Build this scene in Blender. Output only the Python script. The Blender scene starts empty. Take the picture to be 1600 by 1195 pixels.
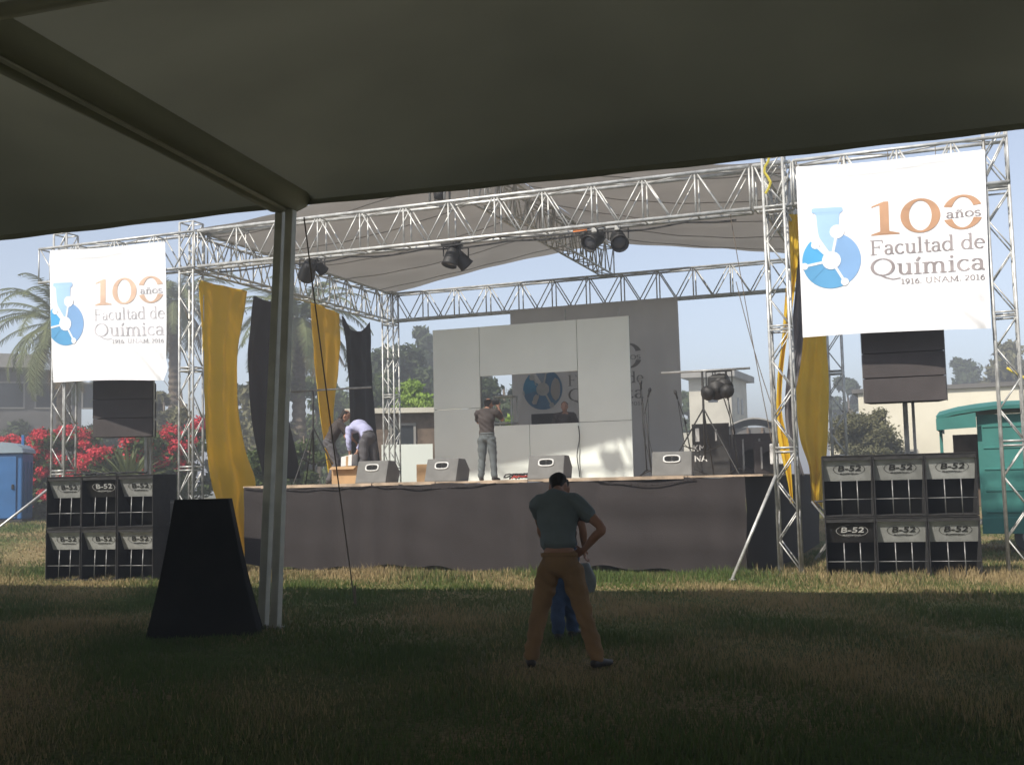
import bpy, bmesh, math, random
import numpy as np
from mathutils import Vector, Matrix, noise
random.seed(7); rng=np.random.default_rng(7)
C=bpy.context.scene.collection
S=bpy.context.scene
R=math.radians

# ------------------------------------------------------------------ camera
CAM=np.array((13.919,-19.175,1.6)); YAW,PITCH,ROLL,FPX=-0.35864,0.08742,-0.02299,1787.7
def cam_axes():
    f=np.array([math.sin(YAW)*math.cos(PITCH),math.cos(YAW)*math.cos(PITCH),math.sin(PITCH)])
    r=np.array([math.cos(YAW),-math.sin(YAW),0]); u=np.cross(r,f)
    return r*math.cos(ROLL)+u*math.sin(ROLL), -r*math.sin(ROLL)+u*math.cos(ROLL), f
AR,AU,AF=cam_axes()
cd=bpy.data.cameras.new('camera'); cam=bpy.data.objects.new('camera',cd); C.objects.link(cam)
cd.sensor_width=36; cd.lens=FPX/1600*36; cd.clip_start=.05; cd.clip_end=3000
cam.matrix_world=Matrix(((AR[0],AU[0],-AF[0],CAM[0]),(AR[1],AU[1],-AF[1],CAM[1]),(AR[2],AU[2],-AF[2],CAM[2]),(0,0,0,1)))
S.camera=cam
# ------------------------------------------------------------------ world and sun
SUN_EL,SUN_AZ=R(44.8),R(180+21)
W=bpy.data.worlds.new('World'); S.world=W; W.use_nodes=True
nt=W.node_tree; bg=nt.nodes['Background']
sky=nt.nodes.new('ShaderNodeTexSky'); sky.sky_type='NISHITA'; sky.sun_disc=False
sky.sun_elevation=SUN_EL; sky.sun_rotation=SUN_AZ; sky.altitude=2200; sky.air_density=1.0; sky.dust_density=6; sky.ozone_density=1.0
hs=nt.nodes.new('ShaderNodeHueSaturation'); hs.inputs['Saturation'].default_value=.62; hs.inputs['Value'].default_value=.93; nt.links.new(sky.outputs[0],hs.inputs['Color']); nt.links.new(hs.outputs[0],bg.inputs[0]); bg.inputs[1].default_value=0.122
sl=bpy.data.lights.new('sun','SUN'); sl.energy=3.25; sl.angle=R(1.2); sl.color=(1,.93,.82)
so=bpy.data.objects.new('sun',sl); C.objects.link(so)
sd=Vector((math.sin(SUN_AZ)*math.cos(SUN_EL),math.cos(SUN_AZ)*math.cos(SUN_EL),math.sin(SUN_EL)))
so.rotation_euler=sd.to_track_quat('Z','Y').to_euler(); so.location=(-20,-20,30)
S.view_settings.view_transform='Standard'; S.view_settings.look='None'; S.view_settings.gamma=1
S.view_settings.exposure=0.95
S.render.engine='CYCLES'; S.cycles.max_bounces=8; S.cycles.transparent_max_bounces=12

# ------------------------------------------------------------------ helpers
def ray(x,y): return AF+AR*((x-800)/FPX)+AU*((597.5-y)/FPX)
def atY(x,y,Y): d=ray(x,y); return CAM+d*(Y-CAM[1])/d[1]
def atX(x,y,X): d=ray(x,y); return CAM+d*(X-CAM[0])/d[0]
def atZ(x,y,Z): d=ray(x,y); return CAM+d*(Z-CAM[2])/d[2]
def atD(x,y,D):                      # the point D metres away over the ground
    d=ray(x,y); return CAM+d*(D/math.hypot(d[0],d[1]))
def sstep(a,b,x):
    t=np.clip((x-a)/(b-a),0,1); return t*t*(3-2*t)
def terr(x,y):
    v=-x*.55+y*.83
    return .75*sstep(1,12,v)
WL={}
def mat(name,col,rough=.8,metal=0,var=.12,scale=3,col2=None,bump=0,bscale=40,spec=.5,transl=0,detail=5,contrast=(.35,.65)):
    m=bpy.data.materials.new(name); m.use_nodes=True; n=m.node_tree.nodes; l=m.node_tree.links
    b=n['Principled BSDF']; b.inputs['Roughness'].default_value=rough; b.inputs['Metallic'].default_value=metal
    b.inputs['Specular IOR Level'].default_value=spec
    tc=n.new('ShaderNodeTexCoord'); no=n.new('ShaderNodeTexNoise'); no.inputs['Scale'].default_value=scale; no.inputs['Detail'].default_value=detail
    l.new(tc.outputs['Object'],no.inputs['Vector'])
    rp=n.new('ShaderNodeValToRGB'); rp.color_ramp.elements[0].position=contrast[0]; rp.color_ramp.elements[1].position=contrast[1]
    c=Vector(col); c2=Vector(col2) if col2 else c*(1+var); c1=c if col2 else c*(1-var)
    rp.color_ramp.elements[0].color=(*c1,1); rp.color_ramp.elements[1].color=(*c2,1)
    l.new(no.outputs['Fac'],rp.inputs['Fac']); l.new(rp.outputs['Color'],b.inputs['Base Color'])
    if bump:
        n2=n.new('ShaderNodeTexNoise'); n2.inputs['Scale'].default_value=bscale; n2.inputs['Detail'].default_value=4
        l.new(tc.outputs['Object'],n2.inputs['Vector'])
        bp=n.new('ShaderNodeBump'); bp.inputs['Strength'].default_value=bump; bp.inputs['Distance'].default_value=.02
        l.new(n2.outputs['Fac'],bp.inputs['Height']); l.new(bp.outputs['Normal'],b.inputs['Normal'])
    if transl:
        t=n.new('ShaderNodeBsdfTranslucent'); l.new(rp.outputs['Color'],t.inputs['Color'])
        mx=n.new('ShaderNodeMixShader'); mx.inputs[0].default_value=transl
        l.new(b.outputs[0],mx.inputs[1]); l.new(t.outputs[0],mx.inputs[2]); l.new(mx.outputs[0],n['Material Output'].inputs['Surface'])
    return m
def tag(o,label=None,cat=None,group=None,kind=None):
    if label: o['label']=label
    if cat: o['category']=cat
    if group: o['group']=group
    if kind: o['kind']=kind
    return o
def empty(name,loc,label=None,cat=None,group=None):
    o=bpy.data.objects.new(name,None); o.empty_display_size=.2; C.objects.link(o); o.location=loc; WL[o.name]=Vector(loc)
    return tag(o,label,cat,group)
class MB:
    def __init__(s): s.v=[]; s.f=[]; s.m=[]
    def add(s,vs,fs,mi=0):
        k=len(s.v); s.v+= [tuple(float(a) for a in p) for p in vs]; s.f+=[tuple(i+k for i in f) for f in fs]; s.m+=[mi]*len(fs); return s
    def hexa(s,p,mi=0):   # 8 points: bottom 4 ccw, top 4 ccw
        return s.add(p,[(3,2,1,0),(4,5,6,7),(0,1,5,4),(1,2,6,5),(2,3,7,6),(3,0,4,7)],mi)
    def box(s,x0,x1,y0,y1,z0,z1,mi=0,M=None):
        p=[(x0,y0,z0),(x1,y0,z0),(x1,y1,z0),(x0,y1,z0),(x0,y0,z1),(x1,y0,z1),(x1,y1,z1),(x0,y1,z1)]
        if M is not None: p=[M@Vector(q) for q in p]
        return s.hexa(p,mi)
    def tube(s,a,b,r,n=8,r2=None,mi=0,cap=True):
        a=Vector(a); b=Vector(b); d=(b-a)
        if d.length<1e-6: return s
        d.normalize(); u=d.orthogonal().normalized(); w=d.cross(u); r2=r if r2 is None else r2
        vs=[];
        for c,rr in ((a,r),(b,r2)):
            for i in range(n):
                t=2*math.pi*(i+.5)/n; vs.append(c+(u*math.cos(t)+w*math.sin(t))*rr)
        fs=[(i,(i+1)%n,n+(i+1)%n,n+i) for i in range(n)]
        if cap: fs+= [tuple(range(n-1,-1,-1)),tuple(range(n,2*n))]
        return s.add(vs,fs,mi)
    def path(s,pts,r,n=6,mi=0):
        for a,b in zip(pts[:-1],pts[1:]): s.tube(a,b,r,n,mi=mi)
        return s
    def grid(s,P,mi=0,closed=False):   # P[i][j] -> point
        a=len(P); b=len(P[0]); vs=[p for r_ in P for p in r_]
        fs=[(i*b+j,i*b+j+1,(i+1)*b+j+1,(i+1)*b+j) for i in range(a-1) for j in range(b-1)]
        return s.add(vs,fs,mi)
    def lathe(s,c,prof,n=16,axis=None,mi=0):   # prof [(r,h)]
        c=Vector(c); ax=Vector(axis or (0,0,1)).normalized(); u=ax.orthogonal().normalized(); w=ax.cross(u)
        vs=[c+ax*h+(u*math.cos(2*math.pi*i/n)+w*math.sin(2*math.pi*i/n))*r for r,h in prof for i in range(n)]
        fs=[(k*n+i,k*n+(i+1)%n,(k+1)*n+(i+1)%n,(k+1)*n+i) for k in range(len(prof)-1) for i in range(n)]
        fs+=[tuple(range(n-1,-1,-1)),tuple((len(prof)-1)*n+i for i in range(n))]
        return s.add(vs,fs,mi)
    def poly(s,pts,mi=0):
        e=.00012*(len(s.f)%30); return s.add([(p[0],p[1]-e,p[2]) for p in pts],[tuple(range(len(pts)))],mi)
    def build(s,name,mats,parent=None,loc=None,smooth=False,bevel=0,label=None,cat=None,group=None,kind=None,thick=0):
        me=bpy.data.meshes.new(name)
        if parent is not None: o0=WL[parent.name]
        elif loc is not None: o0=Vector(loc)
        else: o0=Vector((0,0,0))
        me.from_pydata([(p[0]-o0[0],p[1]-o0[1],p[2]-o0[2]) for p in s.v],[],s.f)
        if not isinstance(mats,(list,tuple)): mats=[mats]
        for m_ in mats: me.materials.append(m_)
        if len(mats)>1: me.polygons.foreach_set('material_index',s.m)
        if smooth: me.polygons.foreach_set('use_smooth',[True]*len(s.f))
        me.update()
        o=bpy.data.objects.new(name,me); C.objects.link(o)
        if parent is not None: o.parent=parent; WL[o.name]=o0
        else: o.location=o0; WL[o.name]=o0
        if bevel:
            b=o.modifiers.new('bevel','BEVEL'); b.width=bevel; b.segments=2; b.limit_method='ANGLE'
        if thick:
            t=o.modifiers.new('solid','SOLIDIFY'); t.thickness=thick
        return tag(o,label,cat,group,kind)
def children(o): return [c for c in bpy.data.objects if c.parent==o]
def copy_tree(o,parent=None,kids=None):
    c=o.copy(); C.objects.link(c)
    if parent is not None: c.parent=parent; 
    c.matrix_parent_inverse=Matrix.Identity(4)
    for ch in children(o): copy_tree(ch,c)
    return c
def place(o,loc,rz=0): o.location=loc; o.rotation_euler=(0,0,rz); return o
def npmesh(name,V,F,mats,mi=None,parent=None,loc=(0,0,0),smooth=False):
    me=bpy.data.meshes.new(name); o0=WL[parent.name] if parent is not None else Vector(loc)
    V=np.asarray(V,dtype=np.float32)-np.array(o0,dtype=np.float32); F=np.asarray(F,dtype=np.int32); k=F.shape[1]
    me.vertices.add(len(V)); me.vertices.foreach_set('co',V.ravel())
    me.loops.add(F.size); me.loops.foreach_set('vertex_index',F.ravel())
    me.polygons.add(len(F)); me.polygons.foreach_set('loop_start',np.arange(0,F.size,k,dtype=np.int32)); me.polygons.foreach_set('loop_total',np.full(len(F),k,dtype=np.int32))
    for m_ in (mats if isinstance(mats,(list,tuple)) else [mats]): me.materials.append(m_)
    if mi is not None: me.polygons.foreach_set('material_index',np.asarray(mi,dtype=np.int32))
    if smooth: me.polygons.foreach_set('use_smooth',[True]*len(F))
    me.update(); me.validate()
    o=bpy.data.objects.new(name,me); C.objects.link(o)
    if parent is not None: o.parent=parent
    else: o.location=o0
    WL[o.name]=o0
    return o

# ------------------------------------------------------------------ materials
M={}
M['steel']=mat('galvanised steel',(.50,.50,.48),.42,.35,.25,6,bump=.1)
M['steel_dull']=mat('dull steel',(.30,.30,.29),.5,.4,.3,5)
M['black']=mat('black paint',(.018,.017,.016),.6,0,.4,8,bump=.2)
M['black_carpet']=mat('black carpet',(.022,.021,.020),.95,0,.5,9,bump=.5,bscale=200)
M['cavity']=mat('cabinet inside',(.008,.008,.008),.9,0,.2)
M['horn_white']=mat('scuffed white horn board',(.42,.43,.41),.6,0,.1,5,col2=(.55,.56,.54),bump=.1)
_n=M['horn_white'].node_tree; _oi=_n.nodes.new('ShaderNodeObjectInfo'); _mr=_n.nodes.new('ShaderNodeMapRange'); _mr.inputs['To Min'].default_value=.62; _mr.inputs['To Max'].default_value=1.05; _n.links.new(_oi.outputs['Random'],_mr.inputs['Value'])
_mx=_n.nodes.new('ShaderNodeMixRGB'); _mx.blend_type='MULTIPLY'; _mx.inputs[0].default_value=1; _pb=_n.nodes['Principled BSDF']; _src=_pb.inputs['Base Color'].links[0].from_socket; _n.links.new(_src,_mx.inputs[1]); _n.links.new(_mr.outputs[0],_mx.inputs[2]); _n.links.new(_mx.outputs[0],_pb.inputs['Base Color'])
M['rod']=mat('grille rod',(.22,.22,.215),.45,.5,.2,20)
M['ink']=mat('black ink',(.03,.03,.03),.7)
M['ink_white']=mat('white ink',(.6,.6,.58),.7)
M['vinyl']=mat('white banner vinyl',(.86,.86,.87),.55,0,.02,2,transl=.06)
M['blue1']=mat('light blue ink',(.36,.55,.84),.6,0,.05,1.5)
M['blue2']=mat('cyan ink',(.07,.38,.70),.6,0,.05,1.5)
M['blue3']=mat('mid blue ink',(.09,.31,.55),.6,0,.08,1.5)
M['blue4']=mat('steel blue ink',(.20,.37,.63),.6,0,.05,1.5)
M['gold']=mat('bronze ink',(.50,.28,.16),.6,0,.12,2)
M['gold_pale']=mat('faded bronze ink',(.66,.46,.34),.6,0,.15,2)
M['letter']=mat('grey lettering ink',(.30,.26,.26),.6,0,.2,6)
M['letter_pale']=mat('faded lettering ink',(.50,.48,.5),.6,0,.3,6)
M['skirt']=mat('brown black stage skirt cloth',(.032,.0265,.026),.95,0,.07,2.5,bump=.3,bscale=60)
M['skirt_shaded']=mat('shaded side skirt cloth',(.018,.014,.013),.95,0,.2,2)  # shade of the stage's side face put into a darker skirt colour
M['ply']=mat('plywood deck',(.42,.32,.23),.75,0,.3,4,bump=.1)
M['yellow']=mat('yellow satin drape',(.84,.61,.045),.6,0,.05,1.2,transl=.45,bump=.05)
M['drape_black']=mat('black drape cloth',(.032,.027,.027),.85,0,.15,1.5,transl=.1)
M['drape_grey']=mat('grey drape cloth',(.16,.15,.16),.85,0,.15,1.5,transl=.2)
M['roofcloth']=mat('grey roof cloth',(.37,.35,.325),.9,0,.08,.7,transl=.27)
M['seam']=mat('roof seam',(.24,.225,.21),.9,0,.1)
M['backdrop']=mat('grey backdrop cloth',(.50,.475,.45),.85,0,.05,1,transl=.35)
M['board']=mat('white partition board',(.80,.85,.80),.55,0,.03,1.2)
M['joint']=mat('joint line',(.16,.17,.16),.8)
M['marquee']=mat('marquee canvas',(.325,.33,.265),.85,0,.14,.35,transl=.06,bump=.5,bscale=1.6)
M['post']=mat('painted marquee steel',(.48,.48,.42),.5,0,.12,4)
M['skin']=mat('tanned skin',(.30,.155,.10),.6,0,.08,6)
M['skin_fair']=mat('skin',(.42,.24,.17),.6,0,.08,6)
M['hair']=mat('dark hair',(.015,.011,.009),.7,0,.4,30,bump=.5,bscale=100)
M['eye']=mat('eye',(.02,.015,.01),.3)
M['tee_teal']=mat('grey teal shirt',(.135,.165,.175),.9,0,.1,5,bump=.3,bscale=25)
M['khaki']=mat('brown trousers',(.22,.13,.06),.9,0,.12,5,bump=.3,bscale=25)
M['shoe']=mat('dark shoe',(.025,.02,.018),.6)
M['jeans']=mat('blue jeans',(.04,.07,.14),.9,0,.2,8,bump=.3)
M['shirt_dark']=mat('dark brown shirt',(.055,.045,.042),.9,0,.15,5,bump=.3,bscale=25)
M['trouser_grey']=mat('grey green trousers',(.10,.115,.12),.9,0,.12,5,bump=.3,bscale=25)
M['lavender']=mat('lavender shirt',(.40,.41,.60),.85,0,.06,4,bump=.3,bscale=20)
M['charcoal']=mat('charcoal trousers',(.085,.082,.088),.9,0,.12,5)
M['monitor']=mat('grey scuffed cabinet paint',(.15,.148,.14),.7,0,.15,4,bump=.15)
M['white_plastic']=mat('white plastic',(.7,.7,.68),.5,0,.05)
M['cardboard']=mat('cardboard',(.42,.27,.14),.9,0,.12,3)
M['teal']=mat('teal painted sheet',(.032,.175,.155),.6,0,.15,1.5,bump=.2,bscale=6)
M['tyre']=mat('tyre rubber',(.02,.02,.02),.85)
M['cream']=mat('cream wall plaster',(.66,.62,.50),.85,0,.08,.6,bump=.1)
M['towerwall']=mat('weathered pale plaster',(.55,.52,.44),.85,0,.12,.8)
M['concrete']=mat('grey concrete',(.28,.27,.25),.9,0,.15,.8)
M['dark_build']=mat('dark building render',(.12,.115,.11),.85,0,.2,.6)
M['glass']=mat('dark window glass',(.03,.035,.04),.15,0,.1,1)
M['brick']=mat('brown brick',(.15,.11,.08),.9,0,.25,5)
M['porta']=mat('blue moulded plastic',(.03,.13,.33),.5,0,.08,2)
M['porta_roof']=mat('pale translucent roof plastic',(.26,.33,.38),.5,0,.08,2)
M['trunk']=mat('bark',(.12,.095,.07),.95,0,.3,4,bump=.5,bscale=12)
M['wire']=mat('dark cable',(.03,.03,.03),.7)
M['rope']=mat('rope',(.16,.13,.10),.9)
M['orange']=mat('orange strap',(.75,.22,.04),.6)
M['lens']=mat('lamp glass',(.10,.10,.11),.12,0,.1,4)
M['bulbwhite']=mat('pale enamel',(.6,.6,.58),.4)
def leafmat(name,c,c2):
    return mat(name,c,.7,0,.1,.9,col2=c2,transl=.25,spec=.3,contrast=(.3,.7))
M['leaf_dark']=leafmat('dark foliage',(.035,.055,.022),(.075,.10,.04))
M['leaf_mid']=leafmat('mid foliage',(.055,.085,.025),(.11,.15,.05))
M['leaf_bright']=leafmat('bright foliage',(.14,.24,.03),(.27,.38,.07))
M['leaf_olive']=leafmat('olive foliage',(.10,.10,.05),(.19,.18,.09))
M['leaf_palm']=leafmat('palm frond',(.10,.125,.05),(.20,.22,.10))
M['frond_dead']=leafmat('dry palm frond',(.22,.15,.07),(.34,.24,.11))
M['flower']=leafmat('red bougainvillea bracts',(.50,.03,.05),(.72,.07,.09))

# ------------------------------------------------------------------ ground
def ground():
    m=bpy.data.materials.new('lawn soil and turf'); m.use_nodes=True; n=m.node_tree.nodes; l=m.node_tree.links; b=n['Principled BSDF']
    b.inputs['Roughness'].default_value=.95; b.inputs['Specular IOR Level'].default_value=.1
    tc=n.new('ShaderNodeTexCoord')
    def nz(sc,d=6,dist=0):
        k=n.new('ShaderNodeTexNoise'); k.inputs['Scale'].default_value=sc; k.inputs['Detail'].default_value=d; k.inputs['Distortion'].default_value=dist; l.new(tc.outputs['Object'],k.inputs['Vector']); return k
    a=nz(.33,5,.6); r1=n.new('ShaderNodeValToRGB'); e=r1.color_ramp.elements; e[0].position=.38; e[1].position=.62
    e[0].color=(.085,.11,.034,1); e[1].color=(.25,.19,.10,1); x=e.new(.5); x.color=(.145,.145,.06,1)
    l.new(a.outputs['Fac'],r1.inputs['Fac'])
    c=nz(22,8); r2=n.new('ShaderNodeValToRGB'); r2.color_ramp.elements[0].color=(.55,.55,.55,1); r2.color_ramp.elements[1].color=(1.35,1.35,1.3,1); r2.color_ramp.elements[0].position=.3; r2.color_ramp.elements[1].position=.7
    l.new(c.outputs['Fac'],r2.inputs['Fac'])
    mx=n.new('ShaderNodeMixRGB'); mx.blend_type='MULTIPLY'; mx.inputs[0].default_value=1; l.new(r1.outputs[0],mx.inputs[1]); l.new(r2.outputs[0],mx.inputs[2]); l.new(mx.outputs[0],b.inputs['Base Color'])
    bp=n.new('ShaderNodeBump'); bp.inputs['Strength'].default_value=.8; bp.inputs['Distance'].default_value=.05; l.new(c.outputs['Fac'],bp.inputs['Height']); l.new(bp.outputs['Normal'],b.inputs['Normal'])
    xs=np.concatenate([np.linspace(-300,-60,10)[:-1],np.linspace(-60,60,81),np.linspace(60,300,10)[1:]])
    ys=np.concatenate([[-120,-80],np.linspace(-50,70,81),np.linspace(70,420,12)[1:]])
    X,Y=np.meshgrid(xs,ys); Z=terr(X,Y)
    V=np.stack([X,Y,Z],-1).reshape(-1,3); nx=len(xs); ny=len(ys)
    i,j=np.meshgrid(np.arange(ny-1),np.arange(nx-1),indexing='ij'); k=(i*nx+j).ravel()
    F=np.stack([k,k+1,k+nx+1,k+nx],-1)
    o=npmesh('lawn_ground',V,F,m,smooth=True); tag(o,kind='structure')
ground()
def dry(x,y):
    # 0 green .. 1 straw
    return np.clip(.45+.5*np.sin(x*.55+1.3*np.sin(y*.4))*np.cos(y*.7+.6*np.sin(x*.9))+.2*np.sin(x*2.3+y*1.7),0,1)
def grass():
    N=210000
    # spread over the wedge the lawn shows
    dist=5.5+ (rng.random(N)**1.15)*19; px=rng.uniform(-120,1720,N)
    ang=np.arctan2((px-800),FPX)+YAW
    x=CAM[0]+np.sin(ang)*dist/np.cos(ang-YAW); y=CAM[1]+np.cos(ang)*dist/np.cos(ang-YAW)
    n3=42000; d3=24+18*rng.random(n3)**.8; p3=np.where(rng.random(n3)<.7,rng.uniform(-90,420,n3),rng.uniform(1150,1680,n3)); a3=np.arctan2(p3-800,FPX)+YAW
    x=np.concatenate([x,CAM[0]+np.sin(a3)*d3/np.cos(a3-YAW)]); y=np.concatenate([y,CAM[1]+np.cos(a3)*d3/np.cos(a3-YAW)])
    # keep out of the stage and add tall tufts before the skirt
    n2=26000; x2=rng.uniform(-12,22,n2); y2=rng.normal(-.45,.45,n2)
    x=np.concatenate([x,x2]); y=np.concatenate([y,y2]); N=len(x)
    keep=~((x>1)&(x<11.2)&(y>.05)&(y<8.8)); x=x[keep]; y=y[keep]; N=len(x)
    far=np.sqrt((x-CAM[0])**2+(y-CAM[1])**2)
    h=rng.uniform(.03,.075,N)*(1+.5*np.sin(x*1.9)*np.cos(y*2.3)); tall=(np.abs(y+.45)<1.2); h=np.where(tall,h*rng.uniform(1,2.3,N),h)
    w=np.clip(.004*far/8,.004,.022)*rng.uniform(.8,1.6,N)
    a=rng.uniform(0,2*np.pi,N); lean=rng.uniform(0,.7,N)*h; la=rng.uniform(0,2*np.pi,N); z=terr(x,y)
    V=np.empty((N,3,3)); dx=np.cos(a)*w; dy=np.sin(a)*w
    V[:,0]=np.stack([x-dx,y-dy,z-.005],-1); V[:,1]=np.stack([x+dx,y+dy,z-.005],-1); V[:,2]=np.stack([x+np.cos(la)*lean,y+np.sin(la)*lean,z+h],-1)
    F=np.arange(3*N).reshape(N,3)
    d=dry(x,y)+rng.normal(0,.22,N)+np.where(y>-3,.15,0)
    mi=np.where(d<.38,0,np.where(d<.7,1,2))
    ms=[mat('green grass blade',(.095,.14,.04),.8,spec=.2,transl=.3),mat('olive grass blade',(.18,.18,.075),.8,spec=.2,transl=.3),mat('straw grass blade',(.36,.28,.15),.85,spec=.2,transl=.3)]
    o=npmesh('lawn_grass',V.reshape(-1,3),F,ms,mi); tag(o,'patchy green and straw coloured lawn grass in front of the stage','grass',kind='stuff')
grass()

# ------------------------------------------------------------------ trusses
def lattice(mb,f,L,w,n,r,double=True):
    """zigzag between two chords; f(t,s) -> point, t along length, s 0..1 across"""
    for i in range(n+1):
        t=L*i/n
        mb.tube(f(t,0),f(t,1),r*1.15,6)
    for i in range(n):
        a,b=L*i/n,L*(i+1)/n; m_=(a+b)/2
        mb.tube(f(a+.03,1),f(m_,0),r,6); mb.tube(f(m_,0),f(b-.03,1),r,6)
def beam(name,a,b,width,height,bays,label,group,rc=.026,rl=.015,m='steel',side=None,bottom=0,cat='truss'):
    """box truss from a to b (points on the bottom centre line)"""
    a=Vector(a); b=Vector(b); d=(b-a); L=d.length; d.normalize()
    s=Vector((-d.y,d.x,0)).normalized() if side is None else Vector(side); u=d.cross(s).normalized(); 
    if u.z<0: u=-u
    root=empty(name,(a+b)/2,label,cat,group)
    c=[a-s*width/2,a+s*width/2,a+s*width/2+u*height,a-s*width/2+u*height]
    for p in c: MB().tube(p,p+d*L,rc,8).build('chord',M[m],root,smooth=True)
    for (p,q) in ((c[0],c[3]),(c[1],c[2])):
        mb=MB(); lattice(mb,lambda t,k,p=p,q=q:p.lerp(q,k)+d*t,L,width,bays,rl); mb.build('lattice_panel',M[m],root,smooth=True)
    for (p,q) in ((c[0],c[1]),(c[3],c[2])):
        mb=MB()
        for i in range(bays+1): mb.tube(p+d*L*i/bays,q+d*L*i/bays,rl,6)
        for i in range(bays): 
            x0,x1=(p,q) if i%2 else (q,p); mb.tube(x0+d*L*i/bays,x1+d*L*(i+1)/bays,rl*.9,6)
        mb.build('lattice_panel',M[m],root,smooth=True)
    return root
def tower(x,y,w,z0,z1,sec,label,group,m='steel',plate=True):
    """square truss column, sec = length of one section"""
    root=empty('truss_tower',(x,y,z0),label,'truss tower',group)
    h=w/2; cs=[(x-h,y-h),(x+h,y-h),(x+h,y+h),(x-h,y+h)]
    for cx_,cy_ in cs: MB().tube((cx_,cy_,z0),(cx_,cy_,z1),.024,8).build('chord',M[m],root,smooth=True)
    brk=[z for z in np.arange(z0+sec,z1,sec)]
    zs=[z0+.02]+[float(z) for z in brk]+[z1]
    for k in range(4):
        p=cs[k]; q=cs[(k+1)%4]; mb=MB()
        for z in zs: mb.tube((p[0],p[1],z),(q[0],q[1],z),.017,6)
        for z in brk: mb.tube((p[0],p[1],z+.07),(q[0],q[1],z+.07),.017,6)
        for s0,s1 in zip(zs[:-1],zs[1:]):
            s0=s0+.08; n=max(1,round((s1-s0)/.46))
            for i in range(n):
                a_=s0+(s1-s0)*i/n; b_=s0+(s1-s0)*(i+1)/n; f,g=(p,q) if (i+(k>=2))%2 else (q,p)
                mb.tube((f[0],f[1],a_),(g[0],g[1],b_),.0125,6)
        mb.build('lattice_panel',M[m],root,smooth=True)
    if plate: MB().box(x-h-.06,x+h+.06,y-h-.06,y+h+.06,z0-.012,z0+.012).build('base_plate',M['steel_dull'],root)
    return root
ZB,HT,TW=6.10,.73,.33
WID,DEP=11.09,8.75
GT='box trusses of the stage roof frame'
beam('roof_truss',(0,TW/2,ZB),(WID,TW/2,ZB),TW,HT,12,'long bright box truss across the front of the stage',GT,rc=.034,rl=.0145)
beam('roof_truss',(11.15,TW/2,ZB),(11.78,TW/2,ZB),TW,HT,1,'short corner piece of truss round the front right tower',GT,rc=.032)
beam('roof_truss',(0,DEP+TW/2,ZB),(WID,DEP+TW/2,ZB),TW,HT,12,'dull grey box truss across the back of the stage above the grey backdrop',GT,rc=.028)
beam('roof_truss',(-.2,TW+.05,ZB),(-.2,DEP-.02,ZB),TW,HT,10,'box truss along the left side of the stage holding yellow and black drapes',GT)
beam('roof_truss',(WID+.35,TW+.05,ZB),(WID+.35,DEP-.02,ZB),TW,HT,10,'box truss along the right side of the stage, end-on behind the front tower',GT)
beam('roof_truss',(5.98,TW+.03,ZB+HT+.06),(6.02,DEP+TW+.1,ZB+HT+.06),TW,HT-.03,11,'raised middle truss running back under the ridge of the roof cloth',GT)
beam('roof_truss',(-4.05,TW/2-.02,ZB),(-.06,TW/2-.02,ZB),TW,HT,4,'short wing truss above the left banner',GT,rc=.028)
beam('roof_truss',(11.82,TW/2-.02,ZB),(15.1,TW/2-.02,ZB),TW,HT,4,'short wing truss above the right banner',GT,rc=.028)
GTW='truss towers holding up the stage roof'
tower(-.28,.17,.33,0,7.05,2.0,'truss tower at the front left corner of the stage beside the yellow drape',GTW)
tower(-3.5,.17,.34,0,7.12,2.0,'truss tower left of the left banner behind the loudspeaker stack',GTW)
tower(11.50,0.0,.33,0,6.98,2.0,'truss tower at the front right corner of the stage beside the right banner',GTW)
tower(14.93,.17,.33,0,7.1,2.0,'truss tower right of the right banner in front of the teal trailer',GTW)
tower(-.15,DEP+.17,.33,0,6.9,2.0,'dull truss tower at the back left corner of the stage',GTW)
tower(11.62,DEP+.17,.33,0,6.9,2.0,'truss tower at the back right corner of the stage behind the yellow drape',GTW)
# struts
def strut(a,b,label):
    r=empty('brace_strut',b,label,'strut','diagonal struts bracing the truss towers')
    MB().tube(a,b,.027,8).build('pole',M['steel'],r,smooth=True); MB().lathe(b,[(.07,0),(.07,.012),(.03,.02)],12).build('foot',M['steel_dull'],r)
strut((11.35,-.22,1.62),(10.72,-1.06,0.01),'slanting steel strut from the front right tower down to the grass')
strut((-3.7,0,1.72),(-5.6,-1.0,0.01),'slanting steel strut at the far left beside the left loudspeaker stack')
strut((15.1,.0,1.95),(16.5,-.5,0.01),'slanting steel strut at the right picture edge before the teal trailer')

# ------------------------------------------------------------------ roof cloth
def roof():
    root=empty('stage_roof_cloth',(6,4.5,6.9),'grey cloth roof sagging over the stage trusses with a middle ridge','roof cloth')
    zr=ZB+HT*2+.12; ze=ZB+HT+.04
    for side in (0,1):
        P=[];n=40;k=34
        for i in range(k+1):
            v=i/k; row=[]
            for j in range(n+1):
                u=j/n
                x=(-.25+ (5.83+.25)*u) if side==0 else (6.17+(WID+.5-6.17)*(1-u))
                y=.12+v*(DEP+.25)
                y+= (.9*math.sin(math.pi*u)*-1)*(v**4)*1.0        # back edge pulled in
                z=ze+(zr-ze)*(u**1.15)
                z-=.16*math.sin(math.pi*u)*(.6+.4*math.sin(v*math.pi))
                z-=-.03+.04*abs(math.sin(v*math.pi*5+.4*math.sin(u*5+side)))**.7*math.sin(math.pi*min(1,u*1.1))*(1 if u<.9 else .5)
                z+=.008*math.sin(x*5+y*3)
                row.append((x,y,z))
            P.append(row)
        MB().grid(P).build('cloth_half',M['roofcloth'],root,smooth=True)
        for i in range(3,k,7): MB().path([(p[0],p[1],p[2]-.008) for p in P[i]],.009,4).build('seam',M['seam'],root)
roof()
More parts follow.
